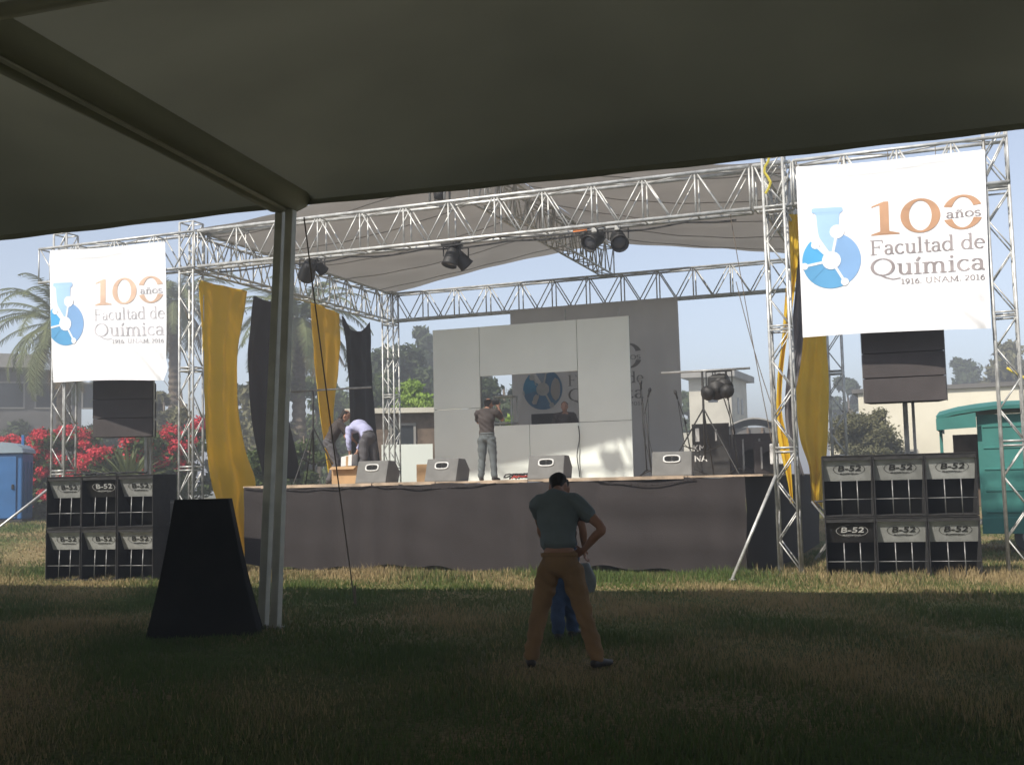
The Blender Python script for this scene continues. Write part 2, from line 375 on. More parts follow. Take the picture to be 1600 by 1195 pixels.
def ridge():
    zr=ZB+HT*2+.125; P=[[(5.80,.1+v*9.0/20,zr-.004-.0),(6.0,.1+v*9.0/20,zr+.05),(6.20,.1+v*9.0/20,zr-.004)] for v in range(21)]
    rt=[o for o in bpy.data.objects if o.name=='stage_roof_cloth'][0]; MB().grid(P).build('ridge_strip',M['roofcloth'],rt,smooth=True)
ridge()

# ------------------------------------------------------------------ stage
DZ=1.65
dk=empty('stage_platform',(6,4,0),'raised plywood stage with a dark brown cloth skirt','stage')
mb=MB(); xs=np.linspace(1.08,11.12,9)
for a,b in zip(xs[:-1],xs[1:]):
    for y0,y1 in ((-.03,2.4),(2.42,4.8),(4.82,7.2),(7.22,8.6)): mb.box(a+.004,b-.004,y0,y1,DZ-.035,DZ)
mb.build('deck',M['ply'],dk,bevel=.003)
mb=MB()
P=[]
nx=260
for i in range(11):
    z=DZ-.02-(DZ-.10)*i/10; row=[]
    for j in range(nx+1):
        x=1.12+(10.82-1.12)*j/nx; t=i/10
        y=-.045+.014*math.sin(x*9+2*math.sin(x*1.7))+.02*t*math.sin(x*4.1+1)+.025*t*math.sin(x*1.3+z)+ .05*t*math.exp(-((x-9.6)/.7)**2)
        y+= .012*math.sin(x*2+z*9+2*math.sin(x))*(2.3 if x>8.3 else .6)
        zz=z+(.05*math.sin(x*1.7)+.03*math.sin(x*6.1+1)+.04*math.exp(-((x-3.2)/.9)**2) if i==10 else 0)-(.03*math.sin(x*2.9)**2 if i==0 else 0)
        row.append((x,y,zz))
    P.append(row)
mb.grid(P); mb.build('skirt',M['skirt'],dk,smooth=True)
# sag swags pinned near the top edge
for x0,x1,s in ((1.15,3.9,.05),(3.9,6.4,.07),(8.3,10.0,.09)):
    MB().path([(x0+(x1-x0)*k/14,-.062,DZ-.05-s*math.sin(math.pi*k/14)) for k in range(15)],.010,5).build('skirt_hem',M['skirt'],dk,smooth=True)
mb=MB(); P=[]
path=[(10.82,-.045),(10.9,.5),(11.0,1.0),(11.1,1.5),(11.12,3),(11.13,5),(11.13,8.5)]
for i in range(7):
    z=DZ-.02-(DZ-.05)*i/6; P.append([(x+.03*math.sin(k*2+i)*i/6,y,z) for k,(x,y) in enumerate(path)])
mb.grid(P).build('side_skirt',M['skirt_shaded'],dk,smooth=True)
for x in (2.3,3.55,4.85,6.4,8.2,9.9):
    MB().tube((x,.09,0),(x,.09,DZ-.05),.025,8).build('leg',M['steel'],dk,smooth=True)
# small strip of worn edging boards
for (a,b,z) in ((1.5,3.9,0),(3.95,5.2,.004),(6.1,7.0,.0),(7.3,9.8,.003)): MB().box(a,b,-.055,-.031,DZ-.05+z,DZ+.006+z).build('edge_board',M['ply'],dk)

# ------------------------------------------------------------------ lettering: a broad nib drawing serifed glyphs
def arc(cx,cy,rx,ry,a0,a1,n=16): return [(cx+rx*math.cos(R(a0+(a1-a0)*i/n)),cy+ry*math.sin(R(a0+(a1-a0)*i/n))) for i in range(n+1)]
def ser(x,y,w=.09): return [('s',[(x-w,y),(x+w,y)])]
XH=.47
G={}
def st(*p): return ('k',list(p))
G['F']=(.62,[st((.15,0),(.15,.72)),('s',[(.03,0),(.3,0)]),('s',[(.03,.72),(.56,.72)]),('s',[(.56,.72),(.56,.58)]),('s',[(.15,.38),(.42,.38)]),('s',[(.42,.45),(.42,.31)])])
G['a']=(.46,[st(*arc(.20,.34,.13,.13,160,10,10),(.33,.3),(.33,.05),(.42,0)),st(*arc(.2,.13,.13,.13,60,330,12),(.33,.12))])
G['c']=(.43,[st(*arc(.24,.235,.18,.235,50,320,18))])
G['u']=(.53,[st((.12,.46),(.12,.14),*arc(.25,.14,.13,.14,180,340,10)),st((.4,.46),(.4,.0)),('s',[(.02,.46),(.12,.46)]),('s',[(.3,.46),(.4,.46)]),('s',[(.4,.0),(.49,.0)])])
G['l']=(.27,[st((.13,0),(.13,.76)),('s',[(.02,0),(.25,0)]),('s',[(.03,.75),(.13,.75)])])
G['t']=(.32,[st((.15,.6),(.15,.1),*arc(.23,.1,.08,.1,180,330,8)),('s',[(.03,.45),(.29,.45)])])
G['d']=(.54,[st((.4,.76),(.4,0)),st(*arc(.23,.235,.18,.235,30,330,18)),('s',[(.3,.75),(.4,.75)]),('s',[(.4,0),(.51,0)])])
G['e']=(.45,[st(*arc(.23,.235,.18,.235,5,315,20)),('s',[(.06,.26),(.41,.26)])])
G['i']=(.27,[st((.13,0),(.13,.46)),('s',[(.02,0),(.25,0)]),('s',[(.03,.46),(.13,.46)]),('d',[(.13,.64)])])
G['í']=(.27,G['i'][1][:3]+[('k',[(.12,.56),(.2,.7)])])
G['n']=(.53,[st((.12,0),(.12,.46)),st((.12,.34),*arc(.26,.32,.13,.14,170,0,10),(.39,0)),('s',[(.02,0),(.22,0)]),('s',[(.3,0),(.5,0)]),('s',[(.02,.46),(.12,.46)])])
G['ñ']=(.53,G['n'][1]+[('s',[(.12,.58),(.2,.63),(.3,.58),(.38,.63)])])
G['m']=(.80,[st((.12,0),(.12,.46)),st((.12,.34),*arc(.255,.32,.125,.14,170,0,10),(.38,0)),st((.38,.34),*arc(.52,.32,.125,.14,170,0,10),(.645,0)),('s',[(.02,0),(.22,0)]),('s',[(.29,0),(.47,0)]),('s',[(.56,0),(.76,0)]),('s',[(.02,.46),(.12,.46)])])
G['o']=(.48,[st(*arc(.24,.235,.19,.235,0,360,24))])
G['s']=(.38,[st(*arc(.19,.35,.12,.115,30,270,10),*arc(.19,.12,.13,.12,90,-150,10))])
G['Q']=(.84,[st(*arc(.4,.36,.34,.36,0,360,30)),st((.32,.02),(.5,-.12),(.72,-.2),(.95,-.16))])
G['U']=(.72,[st((.14,.72),(.14,.22),*arc(.34,.22,.2,.22,180,360,12),(.54,.72)),('s',[(.03,.72),(.26,.72)]),('s',[(.44,.72),(.66,.72)])])
G['N']=(.74,[('s',[(.14,0),(.14,.72)]),st((.14,.72),(.58,0)),('s',[(.58,0),(.58,.72)]),('s',[(.03,0),(.25,0)]),('s',[(.47,.72),(.7,.72)]),('s',[(.03,.72),(.16,.72)])])
G['A']=(.70,[('s',[(.05,0),(.33,.72)]),st((.33,.72),(.62,0)),('s',[(.16,.24),(.5,.24)]),('s',[(-.02,0),(.14,0)]),('s',[(.52,0),(.72,0)])])
G['M']=(.86,[('s',[(.14,0),(.14,.72)]),st((.14,.72),(.42,.1)),('s',[(.42,.1),(.7,.72)]),st((.7,.72),(.7,0)),('s',[(.03,0),(.25,0)]),('s',[(.58,0),(.82,0)])])
G['1']=(.40,[st((.2,0),(.2,.68)),('s',[(.06,0),(.34,0)]),('s',[(.07,.6),(.2,.68)])])
G['9']=(.46,[st(*arc(.22,.47,.15,.21,0,360,18)),st((.37,.47),(.33,.2),(.12,0))])
G['6']=(.46,[st(*arc(.22,.21,.15,.21,0,360,18)),st((.07,.21),(.12,.5),(.32,.68))])
G['2']=(.46,[st(*arc(.21,.52,.14,.16,160,-10,10),(.3,.38),(.06,.02)),('s',[(.06,.02),(.38,.02)])])
G['0']=(.48,[st(*arc(.23,.34,.17,.34,0,360,20))])
G[' ']=(.26,[]); G['.']=(.22,[('d',[(.1,.05)])])
def nib(pts,thick,thin,out,put):
    n=len(pts)
    for a,b in zip(pts[:-1],pts[1:]):
        dx,dy=b[0]-a[0],b[1]-a[1]; L=math.hypot(dx,dy)
        if L<1e-6: continue
        w=(thin+(thick-thin)*(abs(dy)/L)**1.3)/2
        ex,ey=dx/L*w*.35,dy/L*w*.35; nx_,ny_=-dy/L*w,dx/L*w
        out.poly([put(a[0]-ex+nx_,a[1]-ey+ny_),put(a[0]-ex-nx_,a[1]-ey-ny_),put(b[0]+ex-nx_,b[1]+ey-ny_),put(b[0]+ex+nx_,b[1]+ey+ny_)],out.mi)
def write(out,txt,u0,u1,vb,cap,put,thick=.10,thin=.035,mi=0):
    """text between u0 and u1, baseline vb (v grows downwards), cap height in metres"""
    tot=sum(G[c][0] for c in txt); sx=(u1-u0)/tot; sy=cap/.72; x=0; out.mi=mi
    for c in txt:
        w,strokes=G[c]
        for k,p in strokes:
            q=lambda a,b,x=x: put(u0+(x+a)*sx,vb-b*sy)
            if k=='k': nib(p,thick,thin,out,q)
            elif k=='s': nib(p,thin*1.2,thin,out,q)
            else: out.poly([q(p[0][0]+.055*math.cos(t),p[0][1]+.055*math.sin(t)) for t in [i*math.pi/4 for i in range(8)]],mi)
        x+=w
def ring0(out,u0,u1,v0,v1,put,mi,tk,tn,gap=None):
    cu,cv=(u0+u1)/2,(v0+v1)/2; n=64
    for i in range(n):
        a,b=2*math.pi*i/n,2*math.pi*(i+1)/n; m_=(a+b)/2
        vm=cv-math.sin(m_)*(v1-v0)/2
        if gap and gap[0]<vm<gap[1]: continue
        ri=((u1-u0)/2-tk,(v1-v0)/2-tn); ro=((u1-u0)/2,(v1-v0)/2)
        out.poly([put(cu+ro[0]*math.cos(a),cv-ro[1]*math.sin(a)),put(cu+ri[0]*math.cos(a),cv-ri[1]*math.sin(a)),put(cu+ri[0]*math.cos(b),cv-ri[1]*math.sin(b)),put(cu+ro[0]*math.cos(b),cv-ro[1]*math.sin(b))],mi)
def design(parent,P0,P1,ms_logo,ms_text,shift=0,white='vinyl',clampu=None,thk=(.1,.035),white_layer=True):
    """P0(u,v,layer)->world for print; flask emblem and lettering"""
    f=lambda lay:(lambda u,v:P0(max(u,clampu) if clampu is not None else u,v,lay))
    e=MB(); cu,cv=.507+shift,1.607; rr=.465
    put=f(1)
    def sector(a0,a1,mi,r0=.12,r1=rr,n=26):
        for i in range(n):
            a=R(a0+(a1-a0)*i/n); b=R(a0+(a1-a0)*(i+1)/n)
            e.poly([put(cu+r0*math.cos(a),cv-r0*math.sin(a)),put(cu+r1*math.cos(a),cv-r1*math.sin(a)),put(cu+r1*math.cos(b),cv-r1*math.sin(b)),put(cu+r0*math.cos(b),cv-r0*math.sin(b))],mi)
    sector(-62,80,3); sector(133,193,1); sector(193,298,2)
    # neck built of strips
    prof=[(.89,-.26,.18),(.87,-.285,.205),(.82,-.285,.205),(.80,-.24,.18),(.77,-.215,.15),(.5,-.20,.13),(.40,-.18,.125),(.3,-.12,.10),(.13,-.02,.05)]
    for (h0,a0,b0),(h1,a1,b1) in zip(prof[:-1],prof[1:]):
        e.poly([put(cu+a0,cv-h0),put(cu+a1,cv-h1),put(cu+b1,cv-h1),put(cu+b0,cv-h0)],0)
    pw=f(2); WM=4
    def disc(x,y,r): e.poly([pw(cu+x+r*math.cos(t),cv-y-r*math.sin(t)) for t in [2*math.pi*i/20 for i in range(20)]],WM)
    for x,y,r in ((0,0,.15),(.104,.475,.115),(-.248,.275,.066),(-.43,-.07,.056),(.2,-.37,.062)):
        disc(x,y,r)
        if x or y:
            L=math.hypot(x,y); nx_,ny_=-y/L*.02,x/L*.02
            e.poly([pw(cu+nx_,cv-ny_),pw(cu-nx_,cv+ny_),pw(cu+x-nx_,cv-y+ny_),pw(cu+x+nx_,cv-y-ny_)],WM)
    e.build('flask_emblem',[M[k] for k in ms_logo]+[M[white]],parent)
    t=MB(); t.mi=0
    # big 1
    def q(a,b): return put(1.144+a,1.245-b)
    t.poly([q(.14,0.02),q(.28,.02),q(.28,.555),q(.20,.555),q(.14,.50)],0)
    t.poly([q(.0,.0),q(.436,.0),q(.436,.018),q(.28,.06),q(.14,.06),q(.0,.018)],0)
    t.poly([q(.14,.50),q(.20,.555),q(.02,.49),q(.01,.465)],0)
    ring0(t,1.60,2.20,.687,1.247,put,0,.13,.035)
    ring0(t,2.23,2.83,.687,1.247,put,0,.13,.035,gap=(.868,1.072))
    t.build('numerals',M[ms_text[0]],parent)
    for ln in (('años',2.28,2.80,1.045,.135,put,.1,.045),('Facultad de',1.11,2.84,1.566,.235,put,*thk),('Química',1.11,2.84,1.91,.27,put,*thk),('1916. UNAM. 2016',1.57,2.83,2.07,.085,put,.10,.06)):
        txt,u0,u1=ln[:3]; tot=sum(G[c][0] for c in txt); x=0
        for wd in txt.split(' '):
            ww=sum(G[c][0] for c in wd); t=MB(); write(t,wd,u0+(u1-u0)*x/tot,u0+(u1-u0)*(x+ww)/tot,*ln[3:]); t.build('lettering',M[ms_text[1]],parent); x+=ww+G[' '][0]
def banner(tl,tr,br,bl,label,shift,clampu,mt,seed):
    root=empty('banner',((tl[0]+tr[0])/2,-.1,tl[1]),label,'banner','white anniversary banners on the wing trusses')
    def P0(u,v,lay=0):
        a,b=u/2.88,v/2.85
        x=(tl[0]*(1-a)+tr[0]*a)*(1-b)+(bl[0]*(1-a)+br[0]*a)*b; z=(tl[1]*(1-a)+tr[1]*a)*(1-b)+(bl[1]*(1-a)+br[1]*a)*b
        z-= .05*math.sin(math.pi*a)*(1-b)*.6-.03*math.sin(math.pi*a)*b
        y=-.11-.05*math.sin(3.1*a+seed+2*b)*(.4+b)*.8-.02*math.sin(9*a+4*b+seed)
        # diagonal drag fold towards the lower right corner and two creases
        d=(a-1)*.7+(b-1)*-.72; s=((a-1)*.72+(b-1)*.7)
        y-= .06*math.exp(-(d/.028)**2)*max(0,min(1,(s+.45)/.3)) - .05*math.exp(-((d-.07)/.03)**2)*max(0,min(1,(s+.45)/.3))
        y-= .03*math.exp(-((b-.04-.02*math.sin(a*5))/.012)**2)*math.sin(math.pi*a)
        y+= .05*math.exp(-((a-.985)/.03)**2)*b
        return (x,y-.006*lay,z)
    P=[[P0(2.88*j/70,2.85*i/70) for j in range(71)] for i in range(71)]
    MB().grid(P).build('sheet',M['vinyl'],root,smooth=True)
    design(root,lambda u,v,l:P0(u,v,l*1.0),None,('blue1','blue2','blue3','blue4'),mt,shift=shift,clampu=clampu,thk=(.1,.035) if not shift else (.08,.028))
    mb=MB()
    for a in (0,.25,.5,.75,1): p=P0(2.88*a,0.02); mb.tube(p,(p[0],-.02,ZB+HT),.006,4)
    mb.build('tie_cord',M['rope'],root)
    return root
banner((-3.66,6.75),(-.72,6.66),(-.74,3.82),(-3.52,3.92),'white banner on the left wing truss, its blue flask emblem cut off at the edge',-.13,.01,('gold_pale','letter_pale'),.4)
banner((11.88,6.69),(14.77,6.64),(14.70,3.80),(11.86,3.86),'white banner on the right wing truss with complete blue flask emblem and sharp lettering',0,None,('gold','letter'),1.9)
MB().path([(-.74,-.1,3.82),(-.3,.0,3.25)],.007,4).build('banner_rope',M['rope'],loc=(-.5,-.05,3.5),label='thin rope pulling the lower corner of the left banner to its tower',cat='rope')

# backdrop cloth at the back
bd=empty('backdrop_cloth',(5.7,8.5,DZ),'tall grey backdrop cloth with dim printed flask emblem hanging behind the white partition','backdrop')
def PB(u,v,lay=0):   # metres from top left
    x=3.54+u; z=6.08-v; return (x+.04*(v/4.4)*(u/4.4),8.5+.02*math.sin(x*5+z)+.015*math.sin(x*13)-.006*lay,z)
P=[[PB(4.42*j/60,4.40*i/40) for j in range(61)] for i in range(41)]
MB().grid(P).build('cloth',M['backdrop'],bd,smooth=True)
M['bd_blue']=mat('dim blue print',(.07,.17,.30),.8); M['bd_blue2']=mat('dim cyan print',(.04,.20,.36),.8); M['bd_grey']=mat('dim grey print',(.14,.13,.12),.8); M['bd_pale']=mat('pale print',(.36,.37,.37),.8); M['bd_light']=mat('dim light blue print',(.22,.28,.36),.8)
c0=atY(848,608,8.5); ox=c0[0]-3.54-.507*1.13; oz=6.08-c0[2]-1.607*1.13
design(bd,lambda u,v,l:PB(min(ox+u*1.13,4.4),oz+v*1.13,l),None,('bd_light','bd_blue2','bd_blue','bd_blue'),('bd_grey','bd_grey'),white='bd_pale')

# ------------------------------------------------------------------ white partition with a window
pw=empty('partition_wall',(5.3,5,DZ),'white panelled partition wall on the stage with a rectangular window opening','partition')
YP=5.0
pa=lambda x,y:atY(x,y,YP)
xl,xr=2.90,7.62; ztop=5.19
x1=float(pa(750,600)[0]); x3=float(pa(903,600)[0]); xm=float(pa(828,700)[0])
zwt=float(pa(826,584)[2]); zwb=float(pa(826,663)[2]); zj=float(pa(712,639)[2]); zjr=float(pa(945,658)[2])
def board(a,b,c,d): MB().box(a+.006,b-.006,YP,YP+.04,c+.006,d-.006).build('board',M['board'],pw,bevel=.003)
board(xl,x1,zj,ztop); board(xl,x1,DZ,zj)
board(x1,x3,zwt,ztop)
board(x1,xm,DZ,zwb); board(xm,x3,DZ,zwb)
board(x3,xr,zjr,ztop); board(x3,xr,DZ,zjr)
fr=MB(); fr.box(xl,xr,YP+.042,YP+.08,ztop-.05,ztop-.01)
for x in (xl+.03,x1-.0,x3+.0,xr-.03): fr.box(x-.02,x+.02,YP+.042,YP+.08,DZ,ztop-.055)
fr.box(x1+.03,x3-.03,YP+.042,YP+.08,zwb-.06,zwb-.01)
fr.build('backing_frame',M['joint'],pw)
for x in (880,964):
    p=pa(x,480); MB().tube((p[0],YP+.12,ztop-.9),(p[0],YP+.12,float(p[2])),.022,8).build('support_post',M['steel'],pw,smooth=True)

# ------------------------------------------------------------------ drapes
GD='yellow and black drapes hung down the sides of the stage'
def resample(pts,n):
    pts=[np.array(p) for p in pts]; L=[0]
    for a,b in zip(pts[:-1],pts[1:]): L.append(L[-1]+np.linalg.norm(b-a))
    out=[]
    for i in range(n+1):
        t=L[-1]*i/n; k=max(j for j in range(len(L)) if L[j]<=t+1e-9); k=min(k,len(pts)-2)
        f=(t-L[k])/(L[k+1]-L[k]); 
        a=pts[max(k-1,0)];b=pts[k];c=pts[k+1];d=pts[min(k+2,len(pts)-1)]
        out.append(.5*((2*b)+(c-a)*f+(2*a-5*b+4*c-d)*f*f+(3*b-a-3*c+d)*f**3))
    return out
def drape(Lp,Rp,fn,m,label,folds=4,amp=.05,top_notch=0,ph=0,axis=0):
    A=resample([fn(*p) for p in Lp],50); B=resample([fn(*p) for p in Rp],50); P=[]
    for i,(a,b) in enumerate(zip(A,B)):
        row=[]
        for j in range(41):
            t=j/40; p=a*(1-t)+b*t; w=amp*(math.sin(folds*math.pi*t+ph+i*.02)*.7+.4*math.sin(folds*2.3*t+i*.09+ph))*(.5+.5*i/50)+.011*math.sin(17*t-i*.55+ph)*math.exp(-((i-12)/14)**2)+.006*math.sin(31*t+i*.3)
            p=p.copy(); p[axis]+=w
            if i<6: p[2]-=top_notch*math.sin(math.pi*t)*(1-i/6)
            row.append(p)
        P.append(row)
    mb=MB().grid(P); c=P[0][20]
    return mb.build('drape',m,loc=c,smooth=True,label=label,cat='drape',group=GD,thick=.004)
fx=lambda x,y:atX(x,y,-.12)
drape([(310,438),(316,560),(320,680),(328,750),(345,800),(362,850),(378,893)],[(387,455),(373,540),(371,620),(382,700),(400,756),(388,800),(398,893)],fx,M['yellow'],'widest yellow drape at the front left corner, gathered and trailing to the grass',5,.05)
drape([(394,462),(386,540),(388,620),(398,690),(410,745)],[(450,480),(443,560),(446,640),(458,700),(466,748)],fx,M['drape_black'],'black drape behind the marquee post between the two left yellow drapes',4,.06,ph=1)
drape([(482,470),(490,560),(500,640),(508,700),(514,742)],[(531,490),(531,560),(525,620),(519,690),(521,742)],fx,M['yellow'],'narrower yellow drape right of the marquee post tapering to its foot',5,.08,ph=2)
drape([(533,492),(541,560),(545,640),(548,700),(556,738)],[(578,503),(580,560),(584,640),(589,700),(593,738)],fx,M['drape_black'],'black drape at the back left of the stage beside the rear tower',4,.05,top_notch=.35,ph=.3)
f2=lambda x,y:atY(x,y,1.2)
drape([(1226,335),(1229,420),(1222,520),(1214,600),(1215,680),(1232,760),(1234,785)],[(1247,335),(1249,380),(1240,470),(1226,560),(1222,640),(1234,700),(1240,790)],f2,M['yellow'],'thin twisted yellow drape behind the front right tower',3,.05,axis=1,ph=.7)
f3=lambda x,y:atY(x,y,3.0)
drape([(1247,380),(1242,460),(1232,560),(1226,640),(1234,700),(1246,740)],[(1258,380),(1258,480),(1252,560),(1240,640),(1246,700),(1258,745)],f3,M['drape_grey'],'dark grey drape strip beside the right banner edge',3,.05,axis=1)
f4=lambda x,y:atY(x,y,5.4)
drape([(1252,470),(1254,530),(1243,600),(1249,680),(1264,730),(1268,785)],[(1292,470),(1291,530),(1295,600),(1292,700),(1286,760),(1284,795)],f4,M['yellow'],'wide yellow drape hanging below the right banner beside the rear tower',4,.06,axis=1,ph=1.1)

# ------------------------------------------------------------------ marquee over the camera
def marquee():
    root=empty('marquee',(6.8,-7.6,0),'big marquee whose dark canopy fills the top of the view','marquee')
    ZE=4.98; xs_=[-13.2,-3.2,6.80,16.8,26.8]; 
    def yedge(x): return -7.6+.045*(x-6.8)
    bay=5.6; shear=-.125      # the cross beams lean to the right going away from the stage
    def X(x,y): return x+shear*(y+7.6)
    for k in range(4):
        for r_ in range(5):
            P=[]; n=36; m_=22
            for i in range(m_+1):
                v=i/m_; row=[]
                for j in range(n+1):
                    u=j/n; x0=xs_[k]+(xs_[k+1]-xs_[k])*u; y=yedge(x0)-bay*(r_+v)
                    a=math.sin(math.pi*u); b=math.sin(math.pi*v)
                    z=ZE+.95*(a**.75)*(b**.8)
                    z+= .02*math.sin(x0*3+y)*a*b+.012*math.sin(14*math.atan2(a+.02,b+.02)+u*5)*math.exp(-3*(a*b))*min(1,4*a*b)
                    if r_==0: z-= -.02-.10*math.sin(math.pi*min(1,v*4))*(1-v)*0
                    if r_==0 and i==0: z=ZE-.03*math.sin(math.pi*u)
                    row.append((X(x0,y),y,z))
                P.append(row)
            MB().grid(P).build('canopy_panel',M['marquee'],root,smooth=True)
    # front hem: a hanging valance strip with a rolled edge
    for k in range(4):
        P=[[],[],[]]; 
        for j in range(41):
            u=j/40; x=xs_[k]+(xs_[k+1]-xs_[k])*u; y=yedge(x)
            z=ZE-.03*math.sin(math.pi*u)
            for q,(dy,dz) in enumerate(((0,.004),(.02,-.03),(.015,-.06-.006*math.sin(x*5)))): P[q].append((X(x,y),y+dy,z+dz))
        MB().grid(P).build('valance',M['marquee'],root,smooth=True,thick=.004)
    # gutter beams running back from the posts, and cross beams between bays
    for k,x in enumerate(xs_):
        a=(X(x,yedge(x)),yedge(x),ZE-.06); b=(X(x,yedge(x)-bay*5),yedge(x)-bay*5,ZE-.06)
        A=Vector(a);B=Vector(b); d=(B-A).normalized(); s_=Vector((-d.y,d.x,0)); mb=MB()
        w=.028
        mb.hexa([A-s_*w-Vector((0,0,.07)),A+s_*w-Vector((0,0,.07)),B+s_*w-Vector((0,0,.07)),B-s_*w-Vector((0,0,.07)),A-s_*w,A+s_*w,B+s_*w,B-s_*w])
        mb.build('gutter_beam',M['post'],root,bevel=.008)
        # canvas pocket either side of the beam
        for sg in (-1,1):
            P=[]
            for i in range(31):
                t=i/30; c=A.lerp(B,t); P.append([c+s_*sg*(w+.012)+Vector((0,0,-.055)),c+s_*sg*(w+.09)+Vector((0,0,-.065+.008*math.sin(t*40))),c+s_*sg*(w+.20)+Vector((0,0,-.03+.012*math.sin(t*31+sg))),c+s_*sg*(w+.30)+Vector((0,0,.10))])
            MB().grid(P).build('canvas_fold',M['marquee'],root,smooth=True,thick=.003)
    for r_ in range(1,6):
        mb=MB()
        for k in range(4):
            xa,xb=xs_[k],xs_[k+1]; ya,yb=yedge(xa)-bay*r_,yedge(xb)-bay*r_
            A=Vector((X(xa,ya)+.3,ya,ZE-.03));B=Vector((X(xb,yb)-.3,yb,ZE-.03)); mb.tube(A,B,.06,8)
        mb.build('cross_beam',M['post'],root,smooth=True)
    def postm(top,bot,w=.051):
        A=Vector(bot);B=Vector(top); mb=MB()
        mb.hexa([A+Vector(p) for p in ((-w,-w,0),(w,-w,0),(w,w,0),(-w,w,0))]+[B+Vector(p) for p in ((-w,-w,0),(w,-w,0),(w,w,0),(-w,w,0))])
        return mb
    for (bx,by,tx,ty) in ((411,979,439,0),(430.5,981,455,0)):
        g=atZ(bx,by,0); t=atY(tx,330,g[1]+.0)
        postm((t[0],g[1],ZE-.06),(g[0],g[1],0)).build('post',M['post'],root,bevel=.01)
        MB().box(g[0]-.1,g[0]+.1,g[1]-.1,g[1]+.1,0,.02).build('foot_plate',M['steel_dull'],root)
    for x in (-13.2,-3.2,16.8,26.8):
        for y in (0,-4*bay):
            if x==16.8 or x==-3.2 or y==0:
                yy=yedge(x)+y; xx=X(x,yy); postm((xx,yy,ZE-.06),(xx,yy,0)).build('post',M['post'],root,bevel=.01)
marquee()
g0=atZ(555,948,0); t0=np.array((6.95,-7.5,4.8))
rp=empty('guy_rope',tuple(g0),'dark guy rope from the marquee post top down to a stake in the lawn','rope')
MB().path([tuple(t0*(1-k/12)+g0*(k/12)+np.array((0,0,-.05*math.sin(math.pi*k/12)))) for k in range(13)],.009,5).build('cord',M['rope'],rp)
MB().tube(tuple(g0+np.array((0.02,-.02,-.05))),tuple(g0+np.array((-.03,.05,.28))),.014,6).build('stake',M['brick'],rp)

# ------------------------------------------------------------------ loudspeaker cabinets
def text_mb(txt,size,loc,shear=0,offset=0,mat_=None,M3=None,parent=None,name='lettering',sx=1,bold=0):
    cu=bpy.data.curves.new('t','FONT'); cu.body=txt; cu.size=size; cu.align_x='CENTER'; cu.shear=shear; cu.offset=offset; cu.extrude=.0015; cu.fill_mode='BOTH'
    o=bpy.data.objects.new('t',cu); C.objects.link(o); bpy.context.view_layer.update()
    me=bpy.data.meshes.new_from_object(o.evaluated_get(bpy.context.evaluated_depsgraph_get())); bpy.data.objects.remove(o)
    v=[Vector((p.co.x*sx,p.co.y,p.co.z)) for p in me.vertices]; f=[tuple(p.vertices) for p in me.polygons]; bpy.data.meshes.remove(me)
    mb=MB(); st_=[(0,0)] if not bold else [(-bold,0),(0,bold*.6),(bold,0),(0,-bold*.6)]
    for k,(a,b) in enumerate(st_): mb.add([tuple(M3@(p+Vector((a,b,.0006*k)))) for p in v],f)
    return mb
CW,CH,CD=.752,.955,.78
